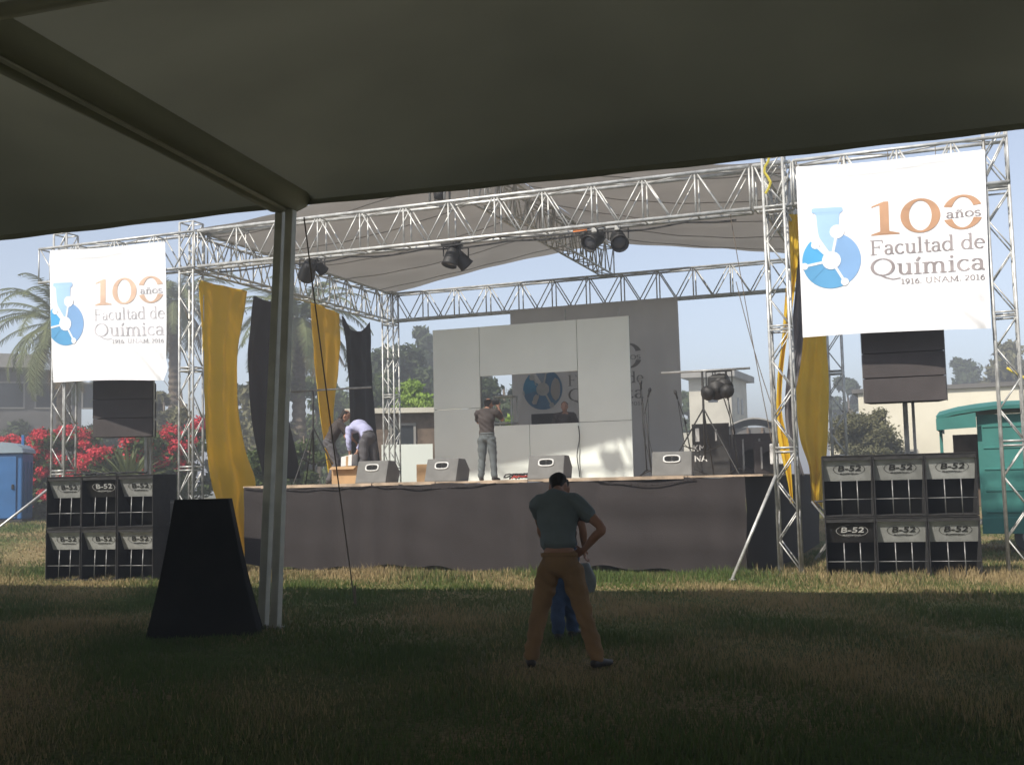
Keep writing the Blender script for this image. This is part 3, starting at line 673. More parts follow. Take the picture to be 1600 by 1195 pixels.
def cabinet(black,bent):
    r=empty('speaker_cabinet',(0,0,0),'x','loudspeaker')
    w=CW/2; t=.022; mb=MB()
    mb.box(-w+.003,-w+t,0,CD,.004,CH-.004); mb.box(w-t,w-.003,0,CD,.004,CH-.004)
    mb.box(-w+t,w-t,0,CD,CH-t,CH-.004); mb.box(-w+t,w-t,0,CD,.004,t); mb.box(-w+t,w-t,CD-.02,CD,t,CH-t)
    mb.build('cabinet_box',M['black_carpet'],r,bevel=.005)
    # slanted upper board (front lip at the top, going back as it comes down) 
    zt,zb,yt,yb=CH-.085,CH-.40,.05,.20
    pm=M['black'] if black else M['horn_white']
    mb=MB(); mb.hexa([(-w+t,yb,zb),(w-t,yb,zb),(w-t,yb+.015,zb),(-w+t,yb+.015,zb),(-w+t,yt,zt),(w-t,yt,zt),(w-t,yt+.015,zt),(-w+t,yt+.015,zt)])
    mb.build('horn_board',pm,r)
    mb=MB().box(-w+t,w-t,.012,.05,zt+.002,CH-t-.002); mb.build('top_lip',M['black'],r)
    mb=MB().hexa([(-w+t,.62,t),(w-t,.62,t),(w-t,.64,t),(-w+t,.64,t),(-w+t,.22,zb+.01),(w-t,.22,zb+.01),(w-t,.24,zb+.01),(-w+t,.24,zb+.01)])
    mb.build('inner_board',M['cavity'],r)
    # writing lies on the slanted board
    n=Vector((0,-(zt-zb),-(yb-yt))).normalized(); up=Vector((0,yt-yb,zt-zb)).normalized()
    org=Vector((.03,(yt+yb)/2,(zt+zb)/2))+up*.012
    def MM(off): 
        o=org+up*off+n*.003
        return lambda p:o+Vector((1,0,0))*p.x+up*p.y+n*p.z
    class T:
        def __init__(s,off): s.f=MM(off)
        def __matmul__(s,p): return s.f(p)
    ink=M['ink_white'] if black else M['ink']
    tm=text_mb('B-52',.13,None,shear=.12,bold=.0028,M3=T(-.01),sx=1.45)
    t2=text_mb('PROFESSIONAL',.032,None,offset=0,M3=T(-.07),sx=1.3); t2.build('lettering',ink,r); tm.build('lettering',ink,r); tm=MB()
    # thin oval line round the writing
    for k in range(40):
        if k in (10,9,29,30): continue
        a,b=2*math.pi*k/40,2*math.pi*(k+1)/40; f=MM(.018)
        pt=lambda t_,s_:f(Vector((.24*s_*math.cos(t_),.105*s_*math.sin(t_),.001)))
        tm.add([pt(a,1),pt(b,1),pt(b,.965),pt(a,.965)],[(0,1,2,3)])
    tm.build('oval_line',ink,r)
    for x in (-.10,.14): MB().tube((x-(.0),.02,t),(x,.05,zb+.0),.0095,6).build('grille_rod',M['rod'],r,smooth=True)
    MB().tube((-w+t,.035,.27),(w-t,.035,.27),.0075,6).build('grille_rod',M['rod'],r,smooth=True)
    for x in (-.3,-.2,.2,.3,.0): pass
    mb=MB(); 
    for x in np.linspace(-.3,.3,7): mb.lathe((x,yb-.006,zb+.03),[(.008,0),(.008,.006)],8,axis=(0,-1,0))
    mb.build('screw_row',M['ink'],r)
    return r
kinds={}
def stack(origin,rz,rows,labels,group,lift=0,skew=0):
    for (i,j,black) in rows:
        if black not in kinds:
            kinds[black]=cabinet(black,False); o=kinds[black]
        else: o=copy_tree(kinds[black])
        lx=(i+.5)*(CW+.004); jit=((i*7+j*5)%3-1)*.006
        x=origin[0]+math.cos(rz)*lx-math.sin(rz)*jit; y=origin[1]+math.sin(rz)*lx+math.cos(rz)*jit
        place(o,(x,y,lift+j*CH),rz+jit*.8); tag(o,labels[(i,j)],'loudspeaker',group)
stack((-1.72,-2.25),R(5),[(0,0,0),(1,0,0),(2,0,0),(0,1,0),(1,1,1),(2,1,0)],{
 (0,0):'white fronted loudspeaker cabinet at the bottom left of the left stack',
 (1,0):'white fronted loudspeaker cabinet under the all black one in the left stack',
 (2,0):'white fronted loudspeaker cabinet at the bottom of the left stack beside the draped black stand',
 (0,1):'black loudspeaker cabinet with white horn board at the top left of the left stack',
 (1,1):'all black loudspeaker cabinet with white lettering in the top row of the left stack',
 (2,1):'black loudspeaker cabinet with white horn board at the top right of the left stack'},'loudspeaker cabinets of the left stack')
stack((12.13,-.72),R(6),[(0,0,1),(1,0,0),(2,0,0),(0,1,0),(1,1,0),(2,1,0)],{
 (0,0):'all black loudspeaker cabinet with white lettering at the bottom left of the right stack',
 (1,0):'white fronted loudspeaker cabinet, bottom middle of the right stack',
 (2,0):'white fronted loudspeaker cabinet at the bottom right of the right stack by the truss tower',
 (0,1):'greyed white loudspeaker cabinet on top of the all black one in the right stack',
 (1,1):'black loudspeaker cabinet with bright white horn board, top middle of the right stack',
 (2,1):'black loudspeaker cabinet with white horn board at the top right of the right stack'},'loudspeaker cabinets of the right stack',lift=.0)
# loose cables and a strap lying on the left stack
mb=MB(); pts=[(-1.4+.13*k+.0,-1.9+.12*math.sin(k*1.7),1.935+.02*abs(math.sin(k*2.1))) for k in range(14)]
mb.path(pts,.018,5); mb.path([(p[0]+.2,p[1]+.1,p[2]) for p in pts[2:9]],.014,5); mb.build('coiled_cable',M['wire'],loc=(-.6,-1.9,1.92),label='dark cable lying along the top of the left loudspeaker stack',cat='cable')

# line arrays
def array_box():
    r=empty('line_array_box',(0,0,0),'x','loudspeaker'); w,h,d=.64,.40,.55
    mb=MB(); mb.hexa([(-w,0,0),(w,0,0),(w*.85,d,.03),(-w*.85,d,.03),(-w,0,h),(w,0,h),(w*.85,d,h-.03),(-w*.85,d,h-.03)]); mb.build('cabinet_box',M['black_carpet'],r,bevel=.01)
    g=MB(); g.box(-w+.004,w-.004,-.02,-.002,.006,h-.004); g.build('front_grille',M['grille'],r,bevel=.003)
    for s_ in (-1,1): MB().box(s_*w-.006 if s_<0 else w+.002-.0,s_*w+.0 if s_<0 else w+.012,.03,.10,.0,h).build('rigging_bar',M['steel_dull'],r)
    return r
M['grille']=mat('grille foam',(.060,.052,.052),.9,0,.15,3,bump=.3,bscale=80)
ab=None
def hang(x,y,ztop,rz,n,names,group):
    global ab
    for k in range(n):
        if ab is None: ab=array_box(); o=ab
        else: o=copy_tree(ab)
        place(o,(x,y,ztop-.404*(k+1)),rz+.01*math.sin(k)); o.rotation_euler[0]=R(-.7*k); tag(o,names[k],'loudspeaker',group)
hang(13.38,.42,4.38,R(3),4,['line array box mostly hidden behind the right banner','upper visible line array box just below the right banner','middle line array box below the right banner','lowest line array box below the right banner above the cabinet stack'],'line array boxes hung behind the right banner')
hang(-2.45,.75,4.38,R(20),4,['line array box mostly hidden behind the left banner','upper visible line array box just below the left banner','middle line array box below the left banner','lowest line array box below the left banner in front of red flowers'],'line array boxes hung behind the left banner')
for (x,y,lab) in ((13.4,1.25,'slim lifting mast carrying the right line array behind the cabinets'),(-2.55,1.7,'slim lifting mast carrying the left line array behind the cabinets')):
    r=empty('lifting_mast',(x,y,0),lab,'mast')
    MB().box(x-.09,x-.01,y,y+.08,0,4.7).build('mast_tube',M['steel_dull'],r,bevel=.006)
    MB().box(x+.05,x+.10,y,y+.05,.1,4.5).build('mast_tube',M['steel_dull'],r,bevel=.006)
    for dx,dy in ((-.9,.5),(.9,.5),(.7,-.2),(-.7,-.2)): MB().tube((x,y+.05,1.9 if dy>0 else 1.0),(x+dx,y+dy,.02),.022,6).build('leg',M['steel_dull'],r)
    MB().box(x-.04,x+.04,y-.9,y,4.55,4.63).build('arm',M['steel_dull'],r)

# draped black stand at the left front and the grey case behind it
def frustum(loc,bw,bd_,tw,td,h,rz,m,name,label,cat,sag=.01,off=(0,0)):
    P=[]; n=80
    for i in range(25):
        t=i/24; row=[]
        for j in range(n+1):
            a=j/n*4; k=int(a)%4; f=a-int(a)
            cs=[(-1,-1),(1,-1),(1,1),(-1,1)]; p=cs[k]; q=cs[(k+1)%4]
            if j==n: p=cs[0]; f=0; q=cs[1]
            x=p[0]*(1-f)+q[0]*f; y=p[1]*(1-f)+q[1]*f
            w=bw*(1-t)+tw*t; d=bd_*(1-t)+td*t
            s_=1+.03*math.sin(j*.9+2*math.sin(j*.31))*(1-t)**1.3 - .03*math.sin(math.pi*t)
            s_+=.022*math.sin(j*1.7+3*math.sin(j*.5))*(1-t)**1.1*(1 if t<.97 else 0); X_=x*w/2*s_+off[0]*t; Y_=y*d/2*s_+off[1]*t; Z_=h*t+(.02*math.sin(j*.7)**2 if i==0 else 0)
            row.append((loc[0]+X_*math.cos(rz)-Y_*math.sin(rz),loc[1]+X_*math.sin(rz)+Y_*math.cos(rz),Z_))
        P.append(row)
    mb=MB().grid(P); mb.add(P[-1][:-1],[tuple(range(n))])
    return mb.build(name,m,loc=(loc[0],loc[1],0),smooth=True,label=label,cat=cat)
M['velvet']=mat('black velvet cover',(.013,.012,.011),.95,0,.3,4,bump=.3,bscale=60)
frustum((6.17,-8.35),1.18,.5,.58,.34,1.50,R(28),M['velvet'],'draped_stand','tall tapered stand covered in a black cloth, on the lawn left of the marquee post','covered stand',off=(-.02,0))
cs=atY(306,780,-1.3)
ec=empty('equipment_case',(cs[0],-1.3,0),'dark grey equipment case at the foot of the front left tower behind the draped stand','case')
MB().box(cs[0]-.45,cs[0]+.42,-1.5,-.75,0.03,float(cs[2])+.0).build('case_body',M['monitor'],ec,bevel=.02)
mb=MB(); 
for z in (.3,1.0,float(cs[2])-.06): mb.box(cs[0]-.46,cs[0]+.43,-1.507,-.745,z,z+.03)
mb.build('metal_band',M['steel_dull'],ec,bevel=.003)

# ------------------------------------------------------------------ stage monitors
def monitor():
    r=empty('stage_monitor',(0,0,DZ),'x','monitor speaker'); w=.345; b=Vector((0,0,DZ)); mb=MB()
    pr=[(-.0,0),(.42,0),(.46,.20),(.36,.415),(.10,.415-.0)]   # side outline (y,z): front leans back
    pr=[(0,.03),(.0,.0),(.46,.0),(.52,.22),(.36,.42),(.12,.43)]
    n=len(pr); vs=[(-w,y,z+DZ) for y,z in pr]+[(w,y,z+DZ) for y,z in pr]
    mb.add(vs,[tuple(range(n)),tuple(range(2*n-1,n-1,-1))]+[(i,n+i,n+(i+1)%n,(i+1)%n) for i in range(n)]); mb.build('cabinet_box',M['monitor'],r,bevel=.012)
    # recessed handle cup on the front: pale oval ring with two dark ports
    n_=Vector((0,-.40,.12)).normalized(); up=Vector((0,.12,.40)).normalized(); o=Vector((.0,.075,DZ+.30))+n_*.002
    rg=MB(); N=28
    def oval(rx,ry,h,cx=0):
        return [o+Vector((1,0,0))*(cx+ (rx*math.copysign(abs(math.cos(t))**.6,math.cos(t))))+up*(ry*math.copysign(abs(math.sin(t))**.6,math.sin(t)))+n_*h for t in [2*math.pi*i/N for i in range(N)]]
    rg.grid([oval(.155,.075,.0)+[oval(.155,.075,.0)[0]],oval(.15,.07,.014)+[oval(.15,.07,.014)[0]],oval(.13,.052,.014)+[oval(.13,.052,.014)[0]],oval(.125,.048,.002)+[oval(.125,.048,.002)[0]]]); rg.build('port_ring',M['bulbwhite'],r,smooth=True)
    for s_ in (-1,1): MB().add(oval(.058,.05,.004,s_*.063),[tuple(range(N))]).build('port',M['cavity'],r)
    MB().box(-.008,.008,.0,.01,0,.001).v
    return r
mo=monitor(); WLm=None
first=True
for (px,py,rz,lab) in ((579,749,-6,'grey wedge monitor at the left of the stage before the bending man in lavender'),(688,748,-8,'grey wedge monitor second from the left, before the edge of the white partition'),(852,746,-2,'grey wedge monitor right of the photographer, above the man on the lawn'),(1050,738,6,'grey wedge monitor at the right of the stage beside the black tripod stand')):
    o=mo if first else copy_tree(mo); first=False
    p=atY(px,py,.35); place(o,(p[0],.33,DZ),R(rz)-.0)
    tag(o,lab,'monitor speaker','wedge monitors along the stage front')

# ------------------------------------------------------------------ people
def sweep(mb,pts,n=14,side=(1,0,0),steps=4):
    """pts: (pos, ra, rb); ra along side, rb across. rounded closed ends"""
    ps=[np.array(p[0],float) for p in pts]; ra=[p[1] for p in pts]; rb=[p[2] for p in pts]
    out=[]
    m_=len(ps)
    for k in range(m_-1):
        a=ps[max(k-1,0)];b=ps[k];c=ps[k+1];d=ps[min(k+2,m_-1)]
        for q in range(steps):
            f=q/steps; g=f*f*(3-2*f)
            p=.5*((2*b)+(c-a)*f+(2*a-5*b+4*c-d)*f*f+(3*b-a-3*c+d)*f**3)
            out.append((p,ra[k]*(1-g)+ra[k+1]*g,rb[k]*(1-g)+rb[k+1]*g))
    out.append((ps[-1],ra[-1],rb[-1]))
    d0=out[0][0]-out[1][0]; d0/=np.linalg.norm(d0)+1e-9; d1=out[-1][0]-out[-2][0]; d1/=np.linalg.norm(d1)+1e-9
    a0=out[0]; a1=out[-1]; e0=min(a0[1],a0[2])*.6; e1=min(a1[1],a1[2])*.6
    out=[(a0[0]+d0*e0,a0[1]*.35,a0[2]*.35),(a0[0]+d0*e0*.6,a0[1]*.78,a0[2]*.78)]+out+[(a1[0]+d1*e1*.6,a1[1]*.78,a1[2]*.78),(a1[0]+d1*e1,a1[1]*.35,a1[2]*.35)]
    vs=[]; N=len(out); sd=np.array(side,float)
    for i,(p,x,y) in enumerate(out):
        t=out[min(i+1,N-1)][0]-out[max(i-1,0)][0]; t/=np.linalg.norm(t)+1e-9
        u=sd-t*(sd@t)
        if np.linalg.norm(u)<.2: u=np.cross(t,(0,1,.1))
        u/=np.linalg.norm(u); w=np.cross(t,u)
        for k in range(n):
            a=2*math.pi*k/n; vs.append(p+u*x*math.cos(a)+w*y*math.sin(a))
    fs=[(i*n+k,i*n+(k+1)%n,(i+1)*n+(k+1)%n,(i+1)*n+k) for i in range(N-1) for k in range(n)]
    fs+=[tuple(range(n-1,-1,-1)),tuple((N-1)*n+k for k in range(n))]
    mb.add(vs,fs)
def fuse(mb,name,m,parent,vox=.012,smooth=2,wrinkle=0):
    me=bpy.data.meshes.new('tmp'); me.from_pydata(mb.v,[],mb.f); o=bpy.data.objects.new('tmp',me); C.objects.link(o)
    r=o.modifiers.new('r','REMESH'); r.mode='VOXEL'; r.voxel_size=vox
    if smooth: s_=o.modifiers.new('s','SMOOTH'); s_.factor=.5; s_.iterations=smooth
    bpy.context.view_layer.update()
    me2=bpy.data.meshes.new_from_object(o.evaluated_get(bpy.context.evaluated_depsgraph_get())); bpy.data.objects.remove(o); bpy.data.meshes.remove(me)
    v=np.empty(len(me2.vertices)*3,dtype=np.float32); me2.vertices.foreach_get('co',v); v=v.reshape(-1,3)
    if wrinkle:
        no=np.empty(len(me2.vertices)*3,dtype=np.float32); me2.vertices.foreach_get('normal',no); no=no.reshape(-1,3)
        w=np.sin(v[:,2]*38+v[:,0]*21+3*np.sin(v[:,0]*9+v[:,2]*6))*np.sin(v[:,1]*17+v[:,2]*12)
        v=v+no*(w*wrinkle)[:,None]
    v=v-np.array(WL[parent.name],dtype=np.float32); me2.vertices.foreach_set('co',v.ravel())
    me2.polygons.foreach_set('use_smooth',[True]*len(me2.polygons)); me2.materials.clear(); me2.materials.append(m); me2.update(); me2.name=name
    q=bpy.data.objects.new(name,me2); C.objects.link(q); q.parent=parent; WL[q.name]=WL[parent.name]
    return q
def limb(mb,a,b,c,r,side=(1,0,0),n=12,inf=0):
    a,b,c=[np.array(k,float) for k in (a,b,c)]; r=[x+inf for x in r]
    sweep(mb,[(a,r[0],r[0]),(a*.55+b*.45,r[1],r[1]),(b,r[2],r[2]),(b*.65+c*.35,r[3],r[3]),(c,r[4],r[4])],n,side)
def hand(mb,w,d,nrm,curl=.6,s=1.0,thumb=1):
    w=np.array(w,float); d=np.array(d,float); d/=np.linalg.norm(d); nrm=np.array(nrm,float); nrm-=d*(d@nrm); nrm/=np.linalg.norm(nrm); sd=np.cross(d,nrm)
    sweep(mb,[(w,.026*s,.020*s),(w+d*.04*s,.036*s,.016*s),(w+d*.085*s,.040*s,.014*s)],10,sd)
    for k,(o,L) in enumerate(((-.030,.068),(-.010,.078),(.010,.072),(.029,.056))):
        p=w+d*.085*s+sd*o*s; pts=[(p,.0095*s,.0095*s)]; a=0; q=p
        for seg in (.42,.32,.26):
            a+=curl*(.75 if seg==.42 else 1); q=q+(d*math.cos(a)-nrm*math.sin(a))*L*seg*s*1.05+sd*o*.10*s; pts.append((q,.0088*s,.0088*s))
        sweep(mb,pts,8,sd,2)
    p=w+d*.025*s-sd*.026*s*thumb; q=p+(d*.5-sd*.75*thumb-nrm*.25)*.042*s; q2=q+(d*.85-sd*.25*thumb-nrm*.45*curl)*.036*s
    sweep(mb,[(p,.013*s,.012*s),(q,.011*s,.011*s),(q2,.0095*s,.009*s)],8,nrm,2)
def head(body,hair,eyes,c,face,up,s=1.0,long=False):
    """c centre of skull, face/up directions"""
    c=np.array(c,float); f=np.array(face,float); f/=np.linalg.norm(f); u=np.array(up,float); u-=f*(f@u); u/=np.linalg.norm(u); r_=np.cross(f,u)
    sweep(body,[(c-u*.115*s+f*.035*s,.035*s,.03*s),(c-u*.08*s+f*.028*s,.056*s,.065*s),(c-u*.02*s+f*.01*s,.072*s,.088*s),(c+u*.04*s,.075*s,.093*s),(c+u*.085*s-f*.008*s,.055*s,.07*s)],14,r_)
    n0=c+f*.098*s-u*.012*s; sweep(body,[(n0+u*.025*s-f*.008*s,.008*s,.008*s),(n0-u*.012*s+f*.012*s,.013*s,.012*s)],8,r_,2)
    sweep(body,[(c+f*.082*s-u*.062*s-r_*.02*s,.006*s,.007*s),(c+f*.09*s-u*.062*s,.008*s,.009*s),(c+f*.082*s-u*.062*s+r_*.02*s,.006*s,.007*s)],8,u,2)
    for k in (-1,1):
        e=c+r_*.076*s*k-u*.01*s-f*.005*s; sweep(body,[(e-u*.025*s,.008*s,.014*s),(e+u*.02*s,.010*s,.018*s)],8,r_,2)
        if eyes is not None:
            p=c+f*.083*s+r_*.031*s*k+u*.008*s; eyes.lathe(p,[(.002,-.006),(.011,-.002),(.009,.004),(.002,.006)],10,axis=tuple(f))
    sweep(hair,[(c+u*.0*s-f*.038*s,.066*s,.062*s),(c+u*.045*s-f*.022*s,.082*s,.088*s),(c+u*.085*s-f*.008*s,.068*s,.078*s),(c+u*.105*s-f*.01*s,.03*s,.04*s)],14,r_)
    sweep(hair,[(c-u*.05*s-f*.062*s,.05*s,.03*s),(c+u*.03*s-f*.055*s,.07*s,.045*s)],12,r_)
    if long: sweep(hair,[(c+u*.02*s-f*.055*s,.07*s,.05*s),(c-u*.12*s-f*.065*s,.075*s,.045*s),(c-u*.25*s-f*.07*s,.06*s,.035*s)],12,r_)
def person(base,rz,J,label,shirt,trou,skin='skin',vox=.012,sleeve=.5,gap=0,shoe='shoe',long=False,hands=((0,0,-1),(0,0,-1)),hn=((0,1,0),(0,1,0)),curl=.5,shirtname='shirt',wst=.0):
    """J joint positions in local metres (x right, y forward, z up) ; base world"""
    root=empty('person',base,label,'person')
    Mx=Matrix.Translation(Vector(base))@Matrix.Rotation(rz,4,'Z')
    w=lambda p:np.array(Mx@Vector(p)); Rz=Mx.to_3x3(); dv=lambda d:np.array(Rz@Vector(d))
    j={k:w(v) for k,v in J.items() if k not in('face','up','side','sside')}; face=dv(J.get('face',(0,1,0))); up=dv(J.get('up',(0,0,1))); sd=dv(J.get('side',(1,0,0))); ss=dv(J.get('sside',J.get('side',(1,0,0))))
    H_=[(.070,.082,.056,.060,.040)]
    B=MB(); hair=MB(); ey=MB()
    tor=[(j['pelvis'],.150,.105),(j['waist'],.130,.095),(j['chest'],.160,.115),(j['shc'],.155,.085),(j['neck'],.056,.056)]
    def torso(mb,inf,tip=None):
        t=tor if tip is None else tor[:tip]
        sweep(mb,[(p,a+inf,b+inf) for p,a,b in t],16,ss)
    torso(B,0); sweep(B,[(j['neck']-(j['head']-j['neck'])*.3,.055,.055),(j['neck'],.05,.052),(j['head']*.6+j['neck']*.4,.05,.055)],12,ss)
    for k in 'lr':
        sweep(B,[(j['shc'],.06,.06),(j['sh'+k],.058,.058)],12,(0,0,1))
        limb(B,j['sh'+k],j['el'+k],j['wr'+k],(.056,.050,.040,.040,.026))
        limb(B,j['hip'+k],j['kn'+k],j['an'+k],(.090,.082,.056,.058,.038))
        ft=j['to'+k]-j['an'+k]; ft[2]=0; ft/=np.linalg.norm(ft)+1e-9
        sweep(B,[(j['an'+k]+(0,0,-.01),.035,.035),(j['an'+k]+(0,0,-.05)-ft*.02,.034,.03),(j['to'+k],.036,.02)],10,np.cross(ft,(0,0,1)))
    i=0
    for k,hd,n_ in zip('lr',hands,hn): hand(B,j['wr'+k],dv(hd),dv(n_),curl,thumb=1 if k=='l' else -1)
    head(B,hair,ey,j['head'],face,up,long=long)
    fuse(B,'body',M[skin],root,vox=min(vox,.009),smooth=2)
    fuse(hair,'hair',M['hair'],root,vox=.012,smooth=2,wrinkle=.004)
    ey.build('eyes',M['eye'],root,smooth=True)
    # shirt
    Sh=MB(); pel=j['pelvis']; wa=j['waist']
    hem=pel+(wa-pel)*(wst)
    sweep(Sh,[(hem,.162,.12)]+([(wa,.156,.120)] if wst<.5 else [])+[(wa*.6+j['chest']*.4,.160,.124),(j['chest'],.182,.138),(j['shc'],.165,.098),(j['neck']*.75+j['shc']*.25,.068,.07)],18,ss)
    for k in 'lr':
        sweep(Sh,[(j['shc'],.075,.075),(j['sh'+k],.074,.074)],12,(0,0,1))
        a,b,c=j['sh'+k],j['el'+k],j['wr'+k]
        if sleeve<=1: e=a*(1-sleeve)+b*sleeve; sweep(Sh,[(a,.074,.074),(e*.5+a*.5,.073,.073),(e,.072,.072)],12)
        else: e=b*(2-sleeve)+c*(sleeve-1); sweep(Sh,[(a,.072,.072),((a+b)/2,.064,.064),(b,.057,.057),(e,.046,.046)],12)
    fuse(Sh,shirtname,M[shirt],root,vox=vox,smooth=3,wrinkle=.009)
    T=MB(); sweep(T,[(wa*.35+pel*.65,.158,.115),(pel,.165,.122),((j['hipl']+j['hipr'])/2,.165,.115)],16,sd)
    for k in 'lr': limb(T,j['hip'+k],j['kn'+k],j['an'+k]+(0,0,.0),(.104,.098,.076,.074,.068))
    fuse(T,'trousers',M[trou],root,vox=vox,smooth=3,wrinkle=.008)
    bl=MB(); c_=wa*.35+pel*.65; ax=(wa-pel)/np.linalg.norm(wa-pel); b_=np.cross(ax,sd); rg=[]
    for dz in (-.018,.018): rg.append([c_+ax*dz+sd*.164*math.cos(t)+b_*.122*math.sin(t) for t in [2*math.pi*i/28 for i in range(29)]])
    bl.grid(rg).build('belt',M[trou],root,smooth=True,thick=.004)
    for k in 'lr':
        ft=j['to'+k]-j['an'+k]; ft[2]=0; ft/=np.linalg.norm(ft)+1e-9; an=j['an'+k]; z0=j['to'+k][2]-.035
        sh=MB(); sweep(sh,[(np.array([an[0],an[1],z0+.045])-ft*.05,.040,.040),(np.array([an[0],an[1],z0+.05])+ft*.03,.043,.045),(j['to'+k]+(0,0,.0)-ft*.02,.047,.032),(j['to'+k]+ft*.04,.035,.025)],12,np.cross(ft,(0,0,1)))
        fuse(sh,'shoe',M[shoe],root,vox=.01,smooth=1)
    return root
g=atZ(878,1043,0)
# man on the lawn: back to the camera, head bowed, legs apart, right hand on the hip
J=dict(hipl=(-.10,0,.84),hipr=(.10,0,.84),knl=(-.20,.04,.46),knr=(.19,.05,.46),anl=(-.27,-.03,.09),anr=(.31,-.03,.09),tol=(-.31,.13,.035),tor=(.38,.10,.035),
 pelvis=(0,0,.92),waist=(-.01,.01,1.05),chest=(-.02,.04,1.28),shc=(-.03,.09,1.44),neck=(-.03,.15,1.52),head=(-.04,.23,1.56),
 shl=(-.20,.07,1.42),shr=(.15,.07,1.42),ell=(-.22,.30,1.22),wrl=(-.05,.42,1.36),elr=(.38,-.02,1.19),wrr=(.20,.08,1.00),face=(0,.8,-.5),up=(0,.5,.8))
person((g[0],g[1]+.02,0),R(8),J,'man on the lawn in grey teal shirt and brown trousers, one hand on his hip','tee_teal','khaki',hands=((.5,.4,.5),(-.8,.3,-.4)),hn=((0,1,0),(.3,-1,0)),sleeve=.55,wst=1.0,vox=.010)
man=[o for o in bpy.data.objects if o.name=='person'][0]
g=atZ(884,1000,0)
J=dict(hipl=(-.08,0,.86),hipr=(.08,0,.86),knl=(-.06,.02,.47),knr=(.05,.08,.47),anl=(-.05,-.02,.09),anr=(.05,.22,.09),tol=(-.07,.14,.035),tor=(.08,.38,.035),
 pelvis=(0,0,.93),waist=(0,.01,1.05),chest=(.0,.03,1.24),shc=(0,.04,1.38),neck=(0,.06,1.44),head=(0,.10,1.53),
 shl=(-.17,.03,1.37),shr=(.17,.03,1.37),ell=(-.22,.02,1.12),wrl=(-.2,.16,.93),elr=(.22,.03,1.12),wrr=(.21,.14,.92),face=(0,1,-.2))
person((g[0]-.02,g[1],0),R(5),J,'person in blue jeans and dark shirt almost hidden behind the man in brown trousers','shirt_dark','jeans',hn=((1,0,0),(-1,0,0)),sleeve=.6)
# white carrier bag held beside the hip
bagp=atY(914,905,-7.5)
mb=MB(); P=[]
for i in range(13):
    t=i/12; row=[]
    for k in range(17):
        a=2*math.pi*k/16; rr=.115*(math.sin(math.pi*min(1,(1-t)*.62+.12)))**.8*(1+.1*math.sin(a*3+t*5)); row.append((bagp[0]+rr*math.cos(a),bagp[1]+rr*.55*math.sin(a),float(bagp[2])-.13+.3*t))
    P.append(row)
mb.grid(P).build('carrier_bag',mat('crumpled pale plastic',(.25,.27,.27),.5,0,.1,9,bump=.6,bscale=18,transl=.2),loc=tuple(bagp),smooth=True,label='crumpled pale carrier bag hanging beside the hip of the man on the lawn',cat='bag')

# photographer on the stage
p=atY(762,748,2.7)
J=dict(hipl=(-.10,0,.86),hipr=(.09,0,.86),knl=(-.12,.03,.47),knr=(.12,.03,.47),anl=(-.14,-.01,.09),anr=(.15,-.01,.09),tol=(-.17,.13,.035),tor=(.18,.14,.035),
 pelvis=(0,0,.93),waist=(0,.0,1.05),chest=(.0,-.01,1.26),shc=(.01,-.01,1.42),neck=(.02,.01,1.49),head=(.03,.05,1.58),
 shl=(-.19,0,1.40),shr=(.21,0,1.40),ell=(-.25,.22,1.22),wrl=(-.02,.30,1.52),elr=(.28,.20,1.26),wrr=(.16,.30,1.53),face=(.15,1,0))
person((p[0],p[1],DZ),R(3),J,'man on the stage in dark shirt and grey trousers raising a camera to his face','shirt_dark','trouser_grey',hands=((.5,.2,.8),(-.4,.2,.85)),hn=((0,-1,0),(0,-1,0)),curl=.9,sleeve=.7)
cm=empty('camera',(p[0]+.08,p[1]+.30,DZ+1.6),'small black camera held up by the photographer on the stage','camera')
MB().box(p[0]+.0,p[0]+.16,p[1]+.30,p[1]+.37,DZ+1.58,DZ+1.69).build('camera_body',M['black'],cm,bevel=.01)
MB().lathe((p[0]+.08,p[1]+.37,DZ+1.63),[(.034,0),(.036,.08),(.03,.085)],14,axis=(0,1,0)).build('lens',M['black'],cm,smooth=True)
# bending man in lavender
p=atY(571,750,1.7)
J=dict(hipl=(-.02,-.09,.86),hipr=(.02,.11,.86),knl=(.0,-.12,.46),knr=(.03,.14,.47),anl=(-.02,-.12,.09),anr=(.06,.16,.09),tol=(-.18,-.14,.035),tor=(-.10,.18,.035),
 pelvis=(.03,0,.96),waist=(-.07,0,1.10),chest=(-.24,0,1.19),shc=(-.39,.0,1.14),neck=(-.47,0,1.08),head=(-.57,0,1.01),
 shl=(-.36,-.19,1.12),shr=(-.36,.19,1.12),ell=(-.33,-.22,.86),wrl=(-.38,-.14,.64),elr=(-.38,.2,.88),wrr=(-.44,.12,.66),face=(-.4,0,-.9),up=(-.9,0,.3),side=(0,1,0))
person((p[0]+.06,p[1],DZ),R(-18),J,'man in a lavender shirt and charcoal trousers bending over a box on the stage','lavender','charcoal',hands=((0,.1,-1),(0,-.1,-1)),hn=((1,0,0),(1,0,0)),sleeve=1.7,skin='skin_fair')
